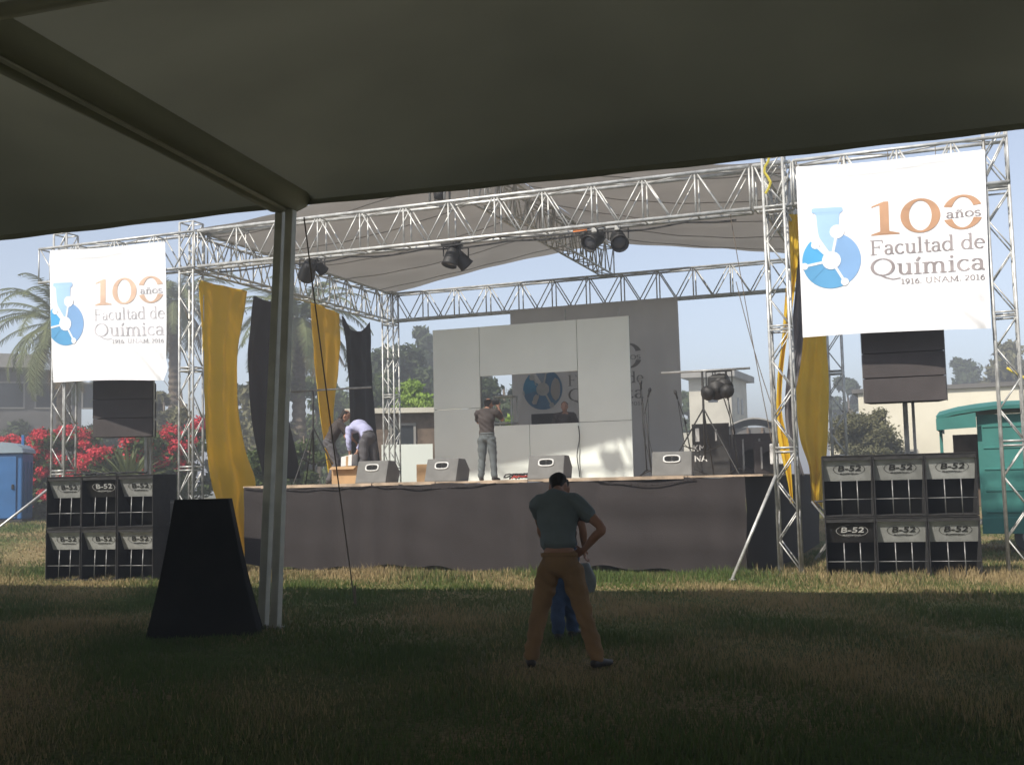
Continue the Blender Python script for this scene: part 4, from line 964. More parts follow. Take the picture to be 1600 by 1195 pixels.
# dark clothed helper crouching left of him
p=atY(517,750,2.0)
J=dict(hipl=(-.09,0,.80),hipr=(.09,.0,.80),knl=(-.13,.14,.45),knr=(.13,.12,.44),anl=(-.12,.02,.09),anr=(.12,-.04,.09),tol=(-.13,.16,.035),tor=(.14,.11,.035),
 pelvis=(0,-.04,.87),waist=(0,.02,.99),chest=(.02,.12,1.17),shc=(.03,.20,1.30),neck=(.03,.25,1.36),head=(.03,.31,1.44),
 shl=(-.14,.19,1.28),shr=(.2,.19,1.28),ell=(-.17,.34,1.06),wrl=(-.03,.48,.92),elr=(.22,.34,1.06),wrr=(.12,.48,.92),face=(0,1,-.5))
person((p[0],p[1],DZ),R(-60),J,'dark clothed helper stooping beside the box between the yellow drape and the lavender shirted man','shirt_dark','charcoal',hands=((.2,.6,-.6),(-.2,.6,-.6)),hn=((0,0,1),(0,0,1)),sleeve=1.6,long=True)
# cardboard box and white bag
def opbox(c,w,d,h,lab):
    r=empty('cardboard_box',c,lab,'box'); x,y,z=c; t=.008; mb=MB()
    mb.box(x-w,x+w,y-d,y-d+t,z,z+h); mb.box(x-w,x+w,y+d-t,y+d,z,z+h); mb.box(x-w,x-w+t,y-d+t,y+d-t,z,z+h); mb.box(x+w-t,x+w,y-d+t,y+d-t,z,z+h); mb.box(x-w+t,x+w-t,y-d+t,y+d-t,z,z+.01); mb.build('box_body',M['cardboard'],r)
    for s_ in (-1,1): MB().hexa([(x-w,y+s_*d,z+h),(x+w,y+s_*d,z+h),(x+w,y+s_*d+.006,z+h),(x-w,y+s_*d+.006,z+h),(x-w,y+s_*(d+.12),z+h-.06),(x+w,y+s_*(d+.12),z+h-.06),(x+w,y+s_*(d+.12)+.006,z+h-.06),(x-w,y+s_*(d+.12)+.006,z+h-.06)]).build('flap',M['cardboard'],r)
p=atY(545,748,1.5); opbox((float(p[0]),1.5,DZ),.28,.2,.36,'open cardboard box on the stage under the bending man')
p=atY(546,703,1.5); x=float(p[0]); r=empty('white_carton',(x,1.45,DZ+.36),'bright white carton resting on the open cardboard box by the bending man','carton')
MB().hexa([(x-.15,1.4,DZ+.36),(x+.12,1.36,DZ+.37),(x+.13,1.6,DZ+.37),(x-.14,1.62,DZ+.36),(x-.14,1.4,DZ+.55),(x+.13,1.36,DZ+.60),(x+.14,1.6,DZ+.60),(x-.13,1.62,DZ+.56)]).build('carton_body',M['white_plastic'],r,bevel=.006)
MB().hexa([(x-.02,1.385,DZ+.36),(x+.03,1.38,DZ+.36),(x+.03,1.37,DZ+.36),(x-.02,1.375,DZ+.36),(x-.01,1.385,DZ+.56),(x+.04,1.38,DZ+.57),(x+.04,1.365,DZ+.57),(x-.01,1.37,DZ+.56)]).build('tape',M['cardboard'],r)
p=atY(660,735,4.2); q=empty('wooden_case',(float(p[0]),4.6,DZ),'brown wooden case on the stage behind the second monitor','case')
MB().box(p[0]-.34,p[0]+.30,4.6,5.1,DZ,DZ+.42).build('case_body',M['cardboard'],q,bevel=.01); MB().box(p[0]-.06,p[0]+.06,4.585,4.6,DZ+.2,DZ+.24).build('handle',M['black'],q)
# person seen through the window
p=atY(884,700,5.65)
J=dict(hipl=(-.10,0,.86),hipr=(.10,0,.86),knl=(-.11,.02,.47),knr=(.11,.02,.47),anl=(-.12,-.02,.09),anr=(.12,-.02,.09),tol=(-.14,.13,.035),tor=(.14,.13,.035),
 pelvis=(0,0,.93),waist=(0,.0,1.05),chest=(.0,.0,1.26),shc=(.0,.0,1.42),neck=(.0,.02,1.49),head=(.0,.05,1.60),
 shl=(-.2,0,1.40),shr=(.2,0,1.40),ell=(-.27,.03,1.14),wrl=(-.2,.22,1.05),elr=(.27,.03,1.14),wrr=(.2,.22,1.05),face=(0,1,0))
person((float(p[0]),5.65,DZ+.05),R(195),J,'person in dark clothes standing behind the window of the white partition','shirt_dark','charcoal',hn=((1,0,0),(-1,0,0)),sleeve=1.5,hands=((.3,.8,-.2),(-.3,.8,-.2)))
for (x,y,dy,lab,w_,h_) in ((849,655,7.2,'black amplifier case seen through the window below the flask print',.32,.0),):
    p=atY(x,y-9,dy); q=empty('amplifier_case',(float(p[0]),dy,DZ),lab,'case'); MB().box(p[0]-w_,p[0]+w_,dy,dy+.5,DZ,float(p[2])).build('case_body',M['black'],q,bevel=.015)
    for s_ in (-1,1): MB().box(p[0]+s_*.2-.03,p[0]+s_*.2+.03,dy-.015,dy-.001,DZ+.8,DZ+.84).build('latch',M['steel'],q)
# pale steel frame rack behind the window at the left
a=atY(783,665,7.0); b=atY(800,618,7.0); q=empty('steel_rack',(float(a[0]),7,DZ),'pale steel rack behind the window beside the photographer','rack')
for x in (a[0]-.18,a[0]+.28): 
    for y in (7.0,7.4): MB().tube((x,y,DZ),(x,y,b[2]),.02,8).build('post',M['bulbwhite'],q,smooth=True)
for z in (float(b[2])-.02,float(a[2])+.05,DZ+.4): MB().box(a[0]-.2,a[0]+.3,6.98,7.42,z,z+.03).build('shelf',M['bulbwhite'],q)

# ------------------------------------------------------------------ lamps under the front truss
def par(label,px,py,Y,tilt,big=1,moving=False):
    p=atY(px,py,Y); x,y,z=[float(k) for k in p]
    r=empty('stage_lamp',(x,y,ZB),label,'stage lamp','stage lamps hung under the front truss'); top=ZB-.02
    MB().tube((x,y,top),(x,y,z+.2*big),.02,6).build('hanger',M['black'],r); MB().box(x-.05,x+.05,y-.05,y+.05,top-.05,top+.03).build('clamp',M['steel_dull'],r,bevel=.005)
    yk=MB(); yk.path([(x-.17*big,y,z),(x-.17*big,y,z+.19*big),(x+.17*big,y,z+.19*big),(x+.17*big,y,z)],.013,6); yk.build('yoke',M['black'],r)
    ax=Vector((tilt[0],tilt[1],tilt[2])).normalized(); o=Vector((x,y,z))
    if moving:
        MB().box(x-.18,x+.18,y-.12,y+.12,z+.19,z+.31).build('base',M['black'],r,bevel=.02)
    MB().lathe(o-ax*.2*big,[(.05,0),(.10*big,.03),(.125*big,.14*big),(.14*big,.36*big),(.15*big,.40*big),(.135*big,.402*big),(.125*big,.36*big)],20,axis=ax).build('can',M['black'],r,smooth=True)
    MB().lathe(o+ax*.15*big,[(.12*big,0),(.10*big,.02),(.02,.03)],20,axis=ax).build('lens',M['lens'],r,smooth=True)
par('black stage lamp hanging beside the marquee post',482,421,.3,(-.6,.6,-.5),1.15)
par('smaller stage lamp next to the one beside the marquee post',498,416,.5,(.3,.7,-.6),.8)
par('black moving head lamp hanging left of the centre of the front truss',706,400,.3,(-.2,-.3,-1),1.0,True)
par('dark lamp close behind the moving head left of centre',719,404,.5,(.5,.5,-.7),1.0)
par('round black lamp where the middle truss meets the front truss, left of a pair',930,374,.3,(-.3,-.8,-.5),1.1)
par('right hand lamp of the pair near the middle truss',966,374,.3,(.3,-.7,-.5),1.1)
par('small lamp tucked between the pair near the middle truss',915,372,.9,(.2,.6,-.6),.7)
# cable bundles along the beam
MB().path([(x,.3+.02*math.sin(x*5),ZB-.05-.05*abs(math.sin(x*1.9))) for x in np.linspace(.3,10.8,60)],.018,5).build('lamp_cable',M['wire'],loc=(5,.3,ZB),label='long dark lamp cable looped along the whole underside of the front truss',cat='cable')
MB().path([(x,.02,ZB-.03-.07*abs(math.sin(x*1.3+1))) for x in np.linspace(4.0,8.2,30)],.014,5).build('lamp_cable',M['wire'],loc=(6,.02,ZB),label='shorter lamp cable looped under the middle of the front truss',cat='cable')
q=atY(908,362,.1); MB().box(q[0]-.13,q[0]+.13,.02,.05,float(q[2])-.02,float(q[2])+.03).build('orange_strap',M['orange'],loc=tuple(q),bevel=.008,label='short orange strap tied under the front truss near the pair of lamps',cat='strap')
pz=ZB+HT+.05
hb=empty('chain_hoist',(5.3,.16,pz),'bunch of rigging tubes and a hoist on the middle of the front truss','hoist')
for (x,y,h) in ((5.15,.05,.6),(5.45,.05,.6),(5.15,.3,.6),(5.45,.3,.6)): MB().tube((x,y,pz),(x,y,pz+h),.022,8).build('upright',M['steel_dull'],hb,smooth=True)
MB().box(5.05,5.55,.0,.36,pz+.28,pz+.32).build('shelf',M['steel_dull'],hb); MB().lathe((5.3,.17,pz+.05),[(.05,0),(.11,.03),(.12,.16),(.06,.21)],14).build('motor',M['black'],hb,smooth=True)
MB().path([(11.42+.05*math.sin(k*1.3),-.2,7.0-.09*k) for k in range(9)],.022,5).build('webbing_strap',mat('yellow webbing',(.5,.42,.05),.7),loc=(11.42,-.2,6.6),label='loose yellow webbing tied round the top of the front right tower',cat='strap')
# ------------------------------------------------------------------ stands on the stage
def tripod(mb,x,y,z,h,spread,r=.014,rot=0.3):
    for k in range(3):
        a=rot+2*math.pi*k/3; mb.tube((x,y,z+h),(x+spread*math.cos(a),y+spread*math.sin(a),z+.01),r,6)
        mb.tube((x,y,z+h*.35),(x+spread*.55*math.cos(a),y+spread*.55*math.sin(a),z+h*.45),r*.7,5)
def tstand(px,pyb,Y,pxa,pxb,pybar,label,dark='black',lampx=()):
    p=atY(px,pyb,Y); x,y=float(p[0]),Y; bar=float(atY(px,pybar,Y)[2]); xa,xb=float(atY(pxa,pybar,Y)[0]),float(atY(pxb,pybar,Y)[0])
    r=empty('lighting_stand',(x,y,DZ),label,'lighting stand')
    mb=MB(); tripod(mb,x,y,DZ,1.25,.62 if not lampx else .78,rot=.3 if not lampx else math.pi/2); mb.build('tripod_legs',M[dark],r)
    MB().tube((x,y,DZ+.3),(x,y,bar),.022,8).build('pole',M[dark],r,smooth=True)
    MB().tube((xa,y,bar),(xb,y,bar),.022,8).build('cross_bar',M['steel_dull'],r,smooth=True)
    for lx,s_ in lampx:
        l=float(atY(lx,pybar,Y)[0]); ax=Vector((.2,-.8,-.5)).normalized(); o=Vector((l,y-.02,bar-.2*s_))
        MB().path([(l-.13*s_,y,bar-.2*s_),(l-.13*s_,y,bar-.03),(l+.13*s_,y,bar-.03),(l+.13*s_,y,bar-.2*s_)],.012,5).build('yoke',M[dark],r)
        MB().lathe(o-ax*.15*s_,[(.05,0),(.10*s_,.04),(.12*s_,.30*s_),(.14*s_,.32*s_)],16,axis=ax).build('lamp_can',M[dark],r,smooth=True)
    return r
tstand(490,748,2.6,455,580,610,'tripod lighting stand with a long cross bar at the left of the stage',lampx=())
tstand(1103,740,2.0,1033,1172,579,'tall black tripod stand with cross bar and clustered lamps at the right of the stage',lampx=((1118,1.4),(1130,1.2),(1124,1.0)))
# dark lamp mass hanging lower on the right stand
p=atY(1122,606,1.9); r=empty('effect_lamp',tuple(p),'bulky dark effect lamp clamped under the bar of the right lighting stand','stage lamp'); x,y,z=[float(k) for k in p]
MB().box(x-.16,x+.17,y-.12,y+.12,z-.02,z+.22).build('lamp_housing',M['black'],r,bevel=.03)
MB().lathe((x-.12,y-.02,z-.05),[(.10,0),(.14,.06),(.14,.14),(.08,.2)],14,axis=(-.5,-.6,-.4)).build('lamp_can',M['black'],r,smooth=True)
MB().lathe((x+.12,y-.02,z-.03),[(.09,0),(.13,.06),(.13,.14),(.08,.2)],14,axis=(.5,-.6,-.4)).build('lamp_can',M['black'],r,smooth=True)
MB().path([(x+.02,y,z-.02),(x+.1,y,z-.2),(x+.2,y,z-.55),(x+.23,y,z-.9)],.012,5).build('cable',M['wire'],r)
# keyboard-like tripod leaning (dark legs) in front
def micstand(px,py,Y,h,boom,label,rot=.4,lean=0):
    p=atY(px,py,Y); x,y=float(p[0]),Y; r=empty('microphone_stand',(x,y,DZ),label,'microphone stand')
    mb=MB()
    for k in range(3):
        a=rot+2*math.pi*k/3; mb.tube((x,y,DZ+.14),(x+.28*math.cos(a),y+.28*math.sin(a),DZ+.01),.012,5)
    mb.build('legs',M['black'],r); MB().tube((x,y,DZ+.1),(x+lean,y,DZ+h),.013,6).build('pole',M['black'],r,smooth=True)
    e=Vector((x+lean+boom[0],y+boom[1],DZ+h+boom[2])); MB().tube((x+lean-boom[0]*.3,y,DZ+h-boom[2]*.3),e,.010,6).build('boom',M['black'],r,smooth=True)
    MB().lathe(e,[(.018,0),(.02,.10),(.033,.12),(.030,.17),(.01,.19)],12,axis=(boom[0]+.01,boom[1],boom[2])).build('microphone',M['black'],r,smooth=True)
    MB().path([tuple(e),(e.x*.6+x*.4,y-.02,DZ+h*.55),(x+.05,y-.03,DZ+.4),(x+.12,y-.1,DZ+.02)],.007,4).build('cable',M['wire'],r)
micstand(1011,744,2.2,1.45,(-.02,.0,.22),'upright microphone stand before the grey backdrop, left one of a close pair',.2,-.04)
micstand(1018,744,2.5,1.30,(.05,.05,.25),'microphone stand with looped cable, right one of the close pair before the backdrop',.9,-.08)
micstand(1085,744,3.2,1.15,(-.12,.0,.38),'microphone stand with raised boom left of the lighting stand',.5,-.16)
micstand(1154,744,3.0,.95,(-.08,.0,.50),'microphone stand half hidden right of the lighting stand',.5,-.06)
# black draped lectern with the distance writing
p=atY(1113,742,3.6); x,y=float(p[0]),3.6; r=empty('distance_sign',(x,y,DZ),'black upright sign board with white writing standing behind the right lighting stand','sign')
MB().box(x-.38,x+.36,y,y+.05,DZ,DZ+1.04).build('board',M['black'],r,bevel=.006)
mb=MB(); mb.tube((x-.3,y+.06,DZ+.8),(x-.3,y+.4,DZ+.01),.015,6); mb.tube((x+.3,y+.06,DZ+.8),(x+.3,y+.4,DZ+.01),.015,6); mb.build('back_legs',M['black'],r)
class F3:
    def __init__(s,o): s.o=Vector(o)
    def __matmul__(s,p): return s.o+Vector((p.x,-.002-p.z,p.y))
MB_=text_mb('1',.38,None,bold=.006,M3=F3((x-.27,y,DZ+.69)),sx=1.8); a_=text_mb('KM',.17,None,bold=.004,M3=F3((x-.24,y,DZ+.50)),sx=1.05); b_=text_mb('NA',.17,None,bold=.004,M3=F3((x-.22,y,DZ+.29)),sx=1.05); c_=text_mb('1',.34,None,offset=.0,M3=F3((x+.10,y,DZ+.69)))
[k_.build('lettering',M['ink_white'],r) for k_ in (MB_,a_,b_,c_)]
# cables heap on stage next to photographer
mb=MB()
for k in range(7):
    x0=float(atY(797+k*6,745,1.2)[0]); mb.path([(x0+.12*math.cos(t*.9+k),1.2+.1*math.sin(t*.9),DZ+.02+.10*abs(math.sin(t*.7+k))) for t in range(9)],.014,5)
mb.build('cable_heap',M['wire'],loc=(float(atY(810,745,1.2)[0]),1.2,DZ),label='heap of tangled cables on the stage right of the photographer',cat='cable')
p=atY(815,742,1.0); MB().path([(p[0]-.2+.05*k,1.0+.03*math.sin(k*2),DZ+.03+.05*abs(math.sin(k*1.4))) for k in range(9)],.016,5).build('red_cable',mat('red cable',(.35,.05,.04),.6),loc=tuple(p),label='red cable lying in front of the cable heap on the stage',cat='cable')
mb=MB(); p=atY(905,560,4.8)
mb.path([(float(atY(903+2*math.sin(k*.8),y_,4.9)[0]),4.93,float(atY(903,y_,4.9)[2])) for k,y_ in enumerate(range(665,748,8))],.012,5); mb.build('hanging_cable',M['wire'],loc=(float(p[0]),4.93,2.5),label='dark cable hanging down the partition below the right window corner',cat='cable')
# ropes on the right
for a,b,lab in (((1140,330),(1206,690),'thick slack rope from the front truss to the front right tower'),((1150,440),(1208,640),'thin dark guy line slanting to the front right tower')):
    A=atY(*a,.25); B=atY(*b,.05); MB().path([tuple(A*(1-k/10)+B*(k/10)+np.array((0,0,-.12*math.sin(math.pi*k/10)))) for k in range(11)],.007,4).build('tie_rope',M['rope'],loc=tuple(A),label=lab,cat='rope')
# folded crossed stand and dark crate right of the stage
r=empty('folding_stand',(12.0,3.4,0),'crossed legs of a folding steel stand between the right tower and the cabinet stack','stand')
for s_ in (-1,1):
    for y in (3.2,3.8): MB().tube((11.95-s_*.42,y,.01),(11.95+s_*.42,y,1.12),.02,6).build('leg',M['steel_dull'],r)
MB().box(11.62,12.28,3.15,3.85,1.10,1.13).build('top',M['black'],r,bevel=.01)
for (px,py,Y,w,h,lab) in ((1176,742,6.5,.55,.92,'black loudspeaker standing at the back right of the stage'),(1205,742,5.2,.35,.7,'dark equipment box at the right rear edge of the stage')):
    p=atY(px,py,Y); r=empty('floor_speaker',(float(p[0]),Y,DZ),lab,'loudspeaker'); MB().box(p[0]-w,p[0]+w,Y,Y+.6,DZ,DZ+h).build('cabinet_box',M['grille'],r,bevel=.03)
    MB().lathe((p[0],Y-.0,DZ+h*.4),[(.02,0),(.2,.01),(.22,.02),(.22,.0)],20,axis=(0,-1,0)).build('cone',M['cavity'],r,smooth=True)
    for k in (-.18,.18): MB().box(p[0]+k-.02,p[0]+k+.02,Y-.03,Y-.002,DZ+.12,DZ+h-.12).build('grille_bar',M['steel_dull'],r)
p=atY(1204,705,4.4); r=empty('white_case',(float(p[0])+.15,4.4,DZ),'small white case at the right end of the stage','case'); MB().box(p[0]-.02,p[0]+.36,4.4,4.7,DZ+.2,DZ+.62).build('case_body',M['white_plastic'],r,bevel=.02); MB().box(p[0]+.08,p[0]+.26,4.385,4.399,DZ+.50,DZ+.54).build('handle',M['black'],r); MB().box(p[0]-.02,p[0]+.36,4.38,4.72,DZ,DZ+.198).build('plinth',M['black'],r)

# ------------------------------------------------------------------ background vegetation
def leafcloud(cs,rs,n,size,shape=1.4,squash=.8,seed=0):
    """leaf quads spread over clump spheres; cs centres, rs radii"""
    g=np.random.default_rng(seed); cs=np.array(cs,float); rs=np.array(rs,float); p=rs**2; p/=p.sum()
    k=g.choice(len(cs),n,p=p); d=g.normal(size=(n,3)); d/=np.linalg.norm(d,axis=1)[:,None]
    r=rs[k]*(g.random(n)**.45)*(1+.18*g.normal(size=n)); pos=cs[k]+d*r[:,None]*np.array((1,1,squash))
    nrm=d+g.normal(size=(n,3))*.8; nrm/=np.linalg.norm(nrm,axis=1)[:,None]
    a=np.cross(nrm,g.normal(size=(n,3))); a/=np.linalg.norm(a,axis=1)[:,None]; b=np.cross(nrm,a)
    s=size*g.uniform(.5,1.3,n)[:,None]
    V=np.stack([pos-a*s*shape,pos-b*s*.6,pos+a*s*shape,pos+b*s*.6],1).reshape(-1,3)
    return V,np.arange(4*n).reshape(n,4)
def tree(px,pybase,D,ptop,pwid,name,label,leafm,n=9000,size=.16,clumps=26,seed=1,group='trees behind the stage',low=.25,ragged=1.0,cat='tree',tall=1.0):
    b=atD(px,pybase,D); x,y=float(b[0]),float(b[1]); z0=float(terr(x,y)); top=float(atD(px,ptop,D)[2]); w=pwid/FPX*D/2; H=top-z0
    root=empty(name,(x,y,z0),label,cat,group); g=np.random.default_rng(seed); n=int(n*1.8); size*=.68
    cz=z0+H*(low+(1-low)/2); hz=H*(1-low)/2
    cs=[];rs=[]
    for k in range(clumps):
        d=g.normal(size=3); d/=np.linalg.norm(d); q=g.random()**.5*.82
        c=np.array((x,y,cz))+d*np.array((w,w*.8,hz*tall))*q; cs.append(c); rs.append(min(w,hz)*g.uniform(.20,.42)*ragged)
    V,F=leafcloud(cs,rs,n,size,seed=seed)
    V[:,2]=np.maximum(V[:,2],z0+.05)
    mb=MB(); r0=max(.08,H*.025)
    mb.tube((x,y,z0-.1),(x+.03*H,y,z0+H*.45),r0,10,r0*.7); mb.tube((x+.03*H,y,z0+H*.45),(x,y,z0+H*.8),r0*.7,8,r0*.3)
    for k in range(0,min(clumps,9)): c=cs[k]; t=.3+.05*k; mb.tube((x+.03*H*t*2,y,z0+H*t),tuple(c),r0*.4,6,r0*.12)
    mb.build('trunk',M['trunk'],root,smooth=True)
    npmesh('crown',V,F,leafm,parent=root)
    return root
# big hazy trees behind the stage
tree(425,775,50,560,120,'broadleaf_tree','grey green tree mass behind the marquee post and the left black drape',M['leaf_olive'],9000,.18,30,41,low=0)
tree(497,770,56,565,90,'broadleaf_tree','green tree mass right behind the narrower yellow drape',M['leaf_mid'],8000,.18,26,42,low=0)
tree(605,765,56,560,120,'broadleaf_tree','mid green tree rising above the brick hut behind the left rear tower',M['leaf_mid'],9000,.18,28,43,low=0)
tree(255,780,58,585,80,'broadleaf_tree','dull tree mass behind the right part of the left line array',M['leaf_olive'],8000,.2,26,44,low=0)
tree(362,780,58,545,80,'broadleaf_tree','dark tree mass showing between the widest yellow drape and the black drape',M['leaf_dark'],8000,.2,26,45,low=0)
tree(150,780,60,640,110,'hedge_tree','dark hedge tree behind the red bushes under the left line array',M['leaf_dark'],7000,.2,24,46,low=0)
tree(632,760,62,512,150,'broadleaf_tree','rounded dark green tree behind the left rear tower of the stage',M['leaf_dark'],16000,.22,44,3,low=.1)
tree(672,760,75,486,75,'broadleaf_tree','tall dark feathery tree rising above the top left corner of the white partition',M['leaf_dark'],9000,.26,26,4,low=.15)
tree(738,760,78,487,80,'broadleaf_tree','dark tree top showing over the left part of the white partition',M['leaf_dark'],8000,.26,26,14,low=.15)
tree(548,760,66,560,130,'broadleaf_tree','mid green tree seen between the black drape and the narrow yellow drape',M['leaf_mid'],9000,.22,28,5,low=.05)
tree(645,760,42,585,95,'bright_shrub_tree','bright yellow green leafy tree beside the left edge of the white partition',M['leaf_bright'],9000,.11,22,6,low=.35,group='low leafy trees close behind the stage')
tree(790,760,50,560,120,'broadleaf_tree','dark green tree filling the left half of the partition window',M['leaf_dark'],9000,.18,26,7,low=.05)
tree(815,745,40,622,60,'bright_shrub_tree','yellow green bush showing through the partition window behind the photographer',M['leaf_bright'],5000,.10,16,8,low=.3,group='low leafy trees close behind the stage')
tree(405,790,34,690,80,'bright_shrub_tree','low green bush behind the foot of the left black drape',M['leaf_mid'],5000,.10,16,9,low=.0,group='low leafy trees close behind the stage')
tree(475,790,36,650,70,'bright_shrub_tree','low green bush seen under the left lighting stand',M['leaf_mid'],5000,.10,16,10,low=.0,group='low leafy trees close behind the stage')
tree(1078,750,70,590,50,'broadleaf_tree','green tree left of the pale tower building',M['leaf_mid'],5000,.2,18,11,low=.1)
tree(1330,745,90,575,55,'broadleaf_tree','small dark far tree between the yellow drape and the right line array',M['leaf_dark'],5000,.26,20,12,low=.2)
tree(1352,745,42,622,110,'olive_tree','dusty olive green tree behind the right loudspeaker stack',M['leaf_olive'],24000,.07,40,13,low=.05)
tree(1505,740,95,535,85,'broadleaf_tree','dark tree above the cream wall, left of the right end tower',M['leaf_dark'],7000,.28,24,15,low=.1)
tree(1585,740,80,508,110,'olive_tree','broad olive brown tree above the teal trailer at the right edge',M['leaf_olive'],9000,.26,30,16,low=.1)
tree(1462,740,100,560,50,'broadleaf_tree','far tree just visible between the line array and the right end tower',M['leaf_mid'],4500,.28,18,17,low=.1)
tree(30,770,62,640,90,'hedge_tree','dark hedge tree behind the blue portable toilet',M['leaf_dark'],7000,.18,22,18,low=0)
tree(282,780,48,560,60,'cypress_tree','dull brown green tree directly behind the front left tower',M['leaf_olive'],7000,.14,22,19,low=0)
def shrub(px,D,ptop,pwid,nl,nf,label,seed,red=.5):
    b=atD(px,780,D); x,y=float(b[0]),float(b[1]); z0=float(terr(x,y)); top=float(atD(px,ptop,D)[2]); w=pwid/FPX*D/2; H=top-z0
    root=empty('bougainvillea',(x,y,z0),label,'flowering shrub','flowering shrubs along the left edge of the lawn'); g=np.random.default_rng(seed)
    cs=[];rs=[]
    for k in range(26):
        u=g.uniform(-1,1); v=g.random(); cs.append((x+u*w,y+g.normal()*.5,z0+H*(.1+.75*v)*(1-.35*abs(u)**2))); rs.append(g.uniform(.25,.5)*min(1,H*.35))
    V,F=leafcloud(cs,rs,nl,.085,seed=seed); V[:,2]=np.maximum(V[:,2],z0); 
    mb=MB()
    for k in range(10): mb.tube((x+g.normal()*.2,y,z0),cs[k],.035,6,.012)
    mb.build('stems',M['trunk'],root); npmesh('foliage',V,F,M['leaf_mid'],parent=root)
    if nf:
        sel=sorted(range(26),key=lambda k:-cs[k][2]+g.normal()*.5)[:int(26*red)]
        fc=[(cs[k][0]+g.normal()*.1,cs[k][1]-rs[k]*.6,cs[k][2]+rs[k]*.35) for k in sel]; fr=[rs[k]*.75 for k in sel]
        V,F=leafcloud(fc,fr,nf*2,.055,shape=1,seed=seed+50); npmesh('flowers',V,F,M['flower'],parent=root)
shrub(22,41,672,90,5000,3600,'red flowering bush behind the blue portable toilet',31,.6)
shrub(92,40,655,100,6000,5200,'bushiest red bougainvillea around the foot of the left end tower',32,.75)
shrub(165,38,672,90,6000,3200,'red flowering bush below the left line array',33,.5)
shrub(228,37,668,80,6000,900,'mostly green bush with few red flowers right of the left line array',34,.3)
shrub(285,39,645,80,5000,2200,'red flowering bush directly behind the front left tower and case',35,.4)
# agave among the shrubs
b=atD(200,760,35); x,y=float(b[0]),float(b[1]); z=float(terr(x,y)); r=empty('agave_plant',(x,y,z),'spiky pale green agave among the red bushes','plant'); mb=MB()
for k in range(34):
    a=k*2.4; e=.5+.9*(k/34); L=1.5; pts=[Vector((x+math.cos(a)*math.cos(e)*L*t,y+math.sin(a)*math.cos(e)*L*t,z+1.0+L*t*math.sin(e)-.3*t*t)) for t in (0,.35,.7,1)]
    s_=Vector((-math.sin(a),math.cos(a),0)); w=(.05,.07,.05,.004); mb.grid([[p-s_*q,p+Vector((0,0,-.02)),p+s_*q] for p,q in zip(pts,w)])
mb.build('leaves',M['leaf_palm'],r); MB().lathe((x,y,z),[(.16,0),(.12,.5),(.13,1.05)],10).build('stem',M['trunk'],r,smooth=True)
def palm(px,D,pyc,label,nf=44,L=3.0,seed=0,dead=10):
    b=atD(px,780,D); x,y=float(b[0]),float(b[1]); z0=float(terr(x,y)); zc=float(atD(px,pyc,D)[2]); root=empty('palm_tree',(x,y,z0),label,'palm tree','palm trees left of the stage'); g=np.random.default_rng(seed)
    pf=[]; h=0
    n=int((zc-z0)/.16)
    MB().lathe((x,y,z0),[(.30+.05*(k%2)-.06*k/n,(zc-z0)*k/n) for k in range(n+1)],14).build('trunk',M['trunk'],root)
    for kind,cnt,mm in (('frond',nf,M['leaf_palm']),('dry_frond',dead,M['frond_dead'])):
        for k in range(cnt):
            a=g.uniform(0,2*math.pi) if kind!='frond' else k*2.39996+g.normal()*.1; e0=(1.25-1.75*(k/cnt)+g.normal()*.08) if kind=='frond' else -.6-.6*g.random(); LL=L*g.uniform(.85,1.1)*(1 if kind=='frond' else .8)
            h=np.array((math.cos(a),math.sin(a),0.)); p=np.array((x,y,zc))+h*.2; e=e0; pts=[p.copy()]; m_=14
            for i in range(m_):
                e-= (1.7 if kind=='frond' else .6)/m_*(.5+i/m_); p=p+(h*math.cos(e)+np.array((0,0,math.sin(e))))*LL/m_; pts.append(p.copy())
            mb=MB(); mb.path([tuple(q) for q in pts],.022,4); s_=np.array((-h[1],h[0],0.))
            for i in range(1,m_):
                for q_ in (0,.33,.67):
                    c=pts[i]*(1-q_)+pts[i+1]*q_; t=(i+q_)/m_; ll=.62*math.sin(math.pi*min(.97,t*.85+.12))**.7; d=(pts[i+1]-pts[i]); d/=np.linalg.norm(d)
                    for sg in (-1,1):
                        tip=c+s_*sg*ll*.75+d*ll*.5-np.array((0,0,ll*(.25 if kind=='frond' else .7)))+g.normal(size=3)*.03
                        mb.add([c-d*.04,c+d*.04,tip],[(0,1,2)])
            mb.build(kind,mm,root)
palm(98,52,505,'big feathery palm left of the left banner, its lower fronds dry',52,4.0,1,8)
palm(468,50,497,'palm with drooping fronds behind the marquee post',46,3.6,2,14)
palm(272,60,470,'palm partly hidden behind the right edge of the left banner',40,3.6,3,14)

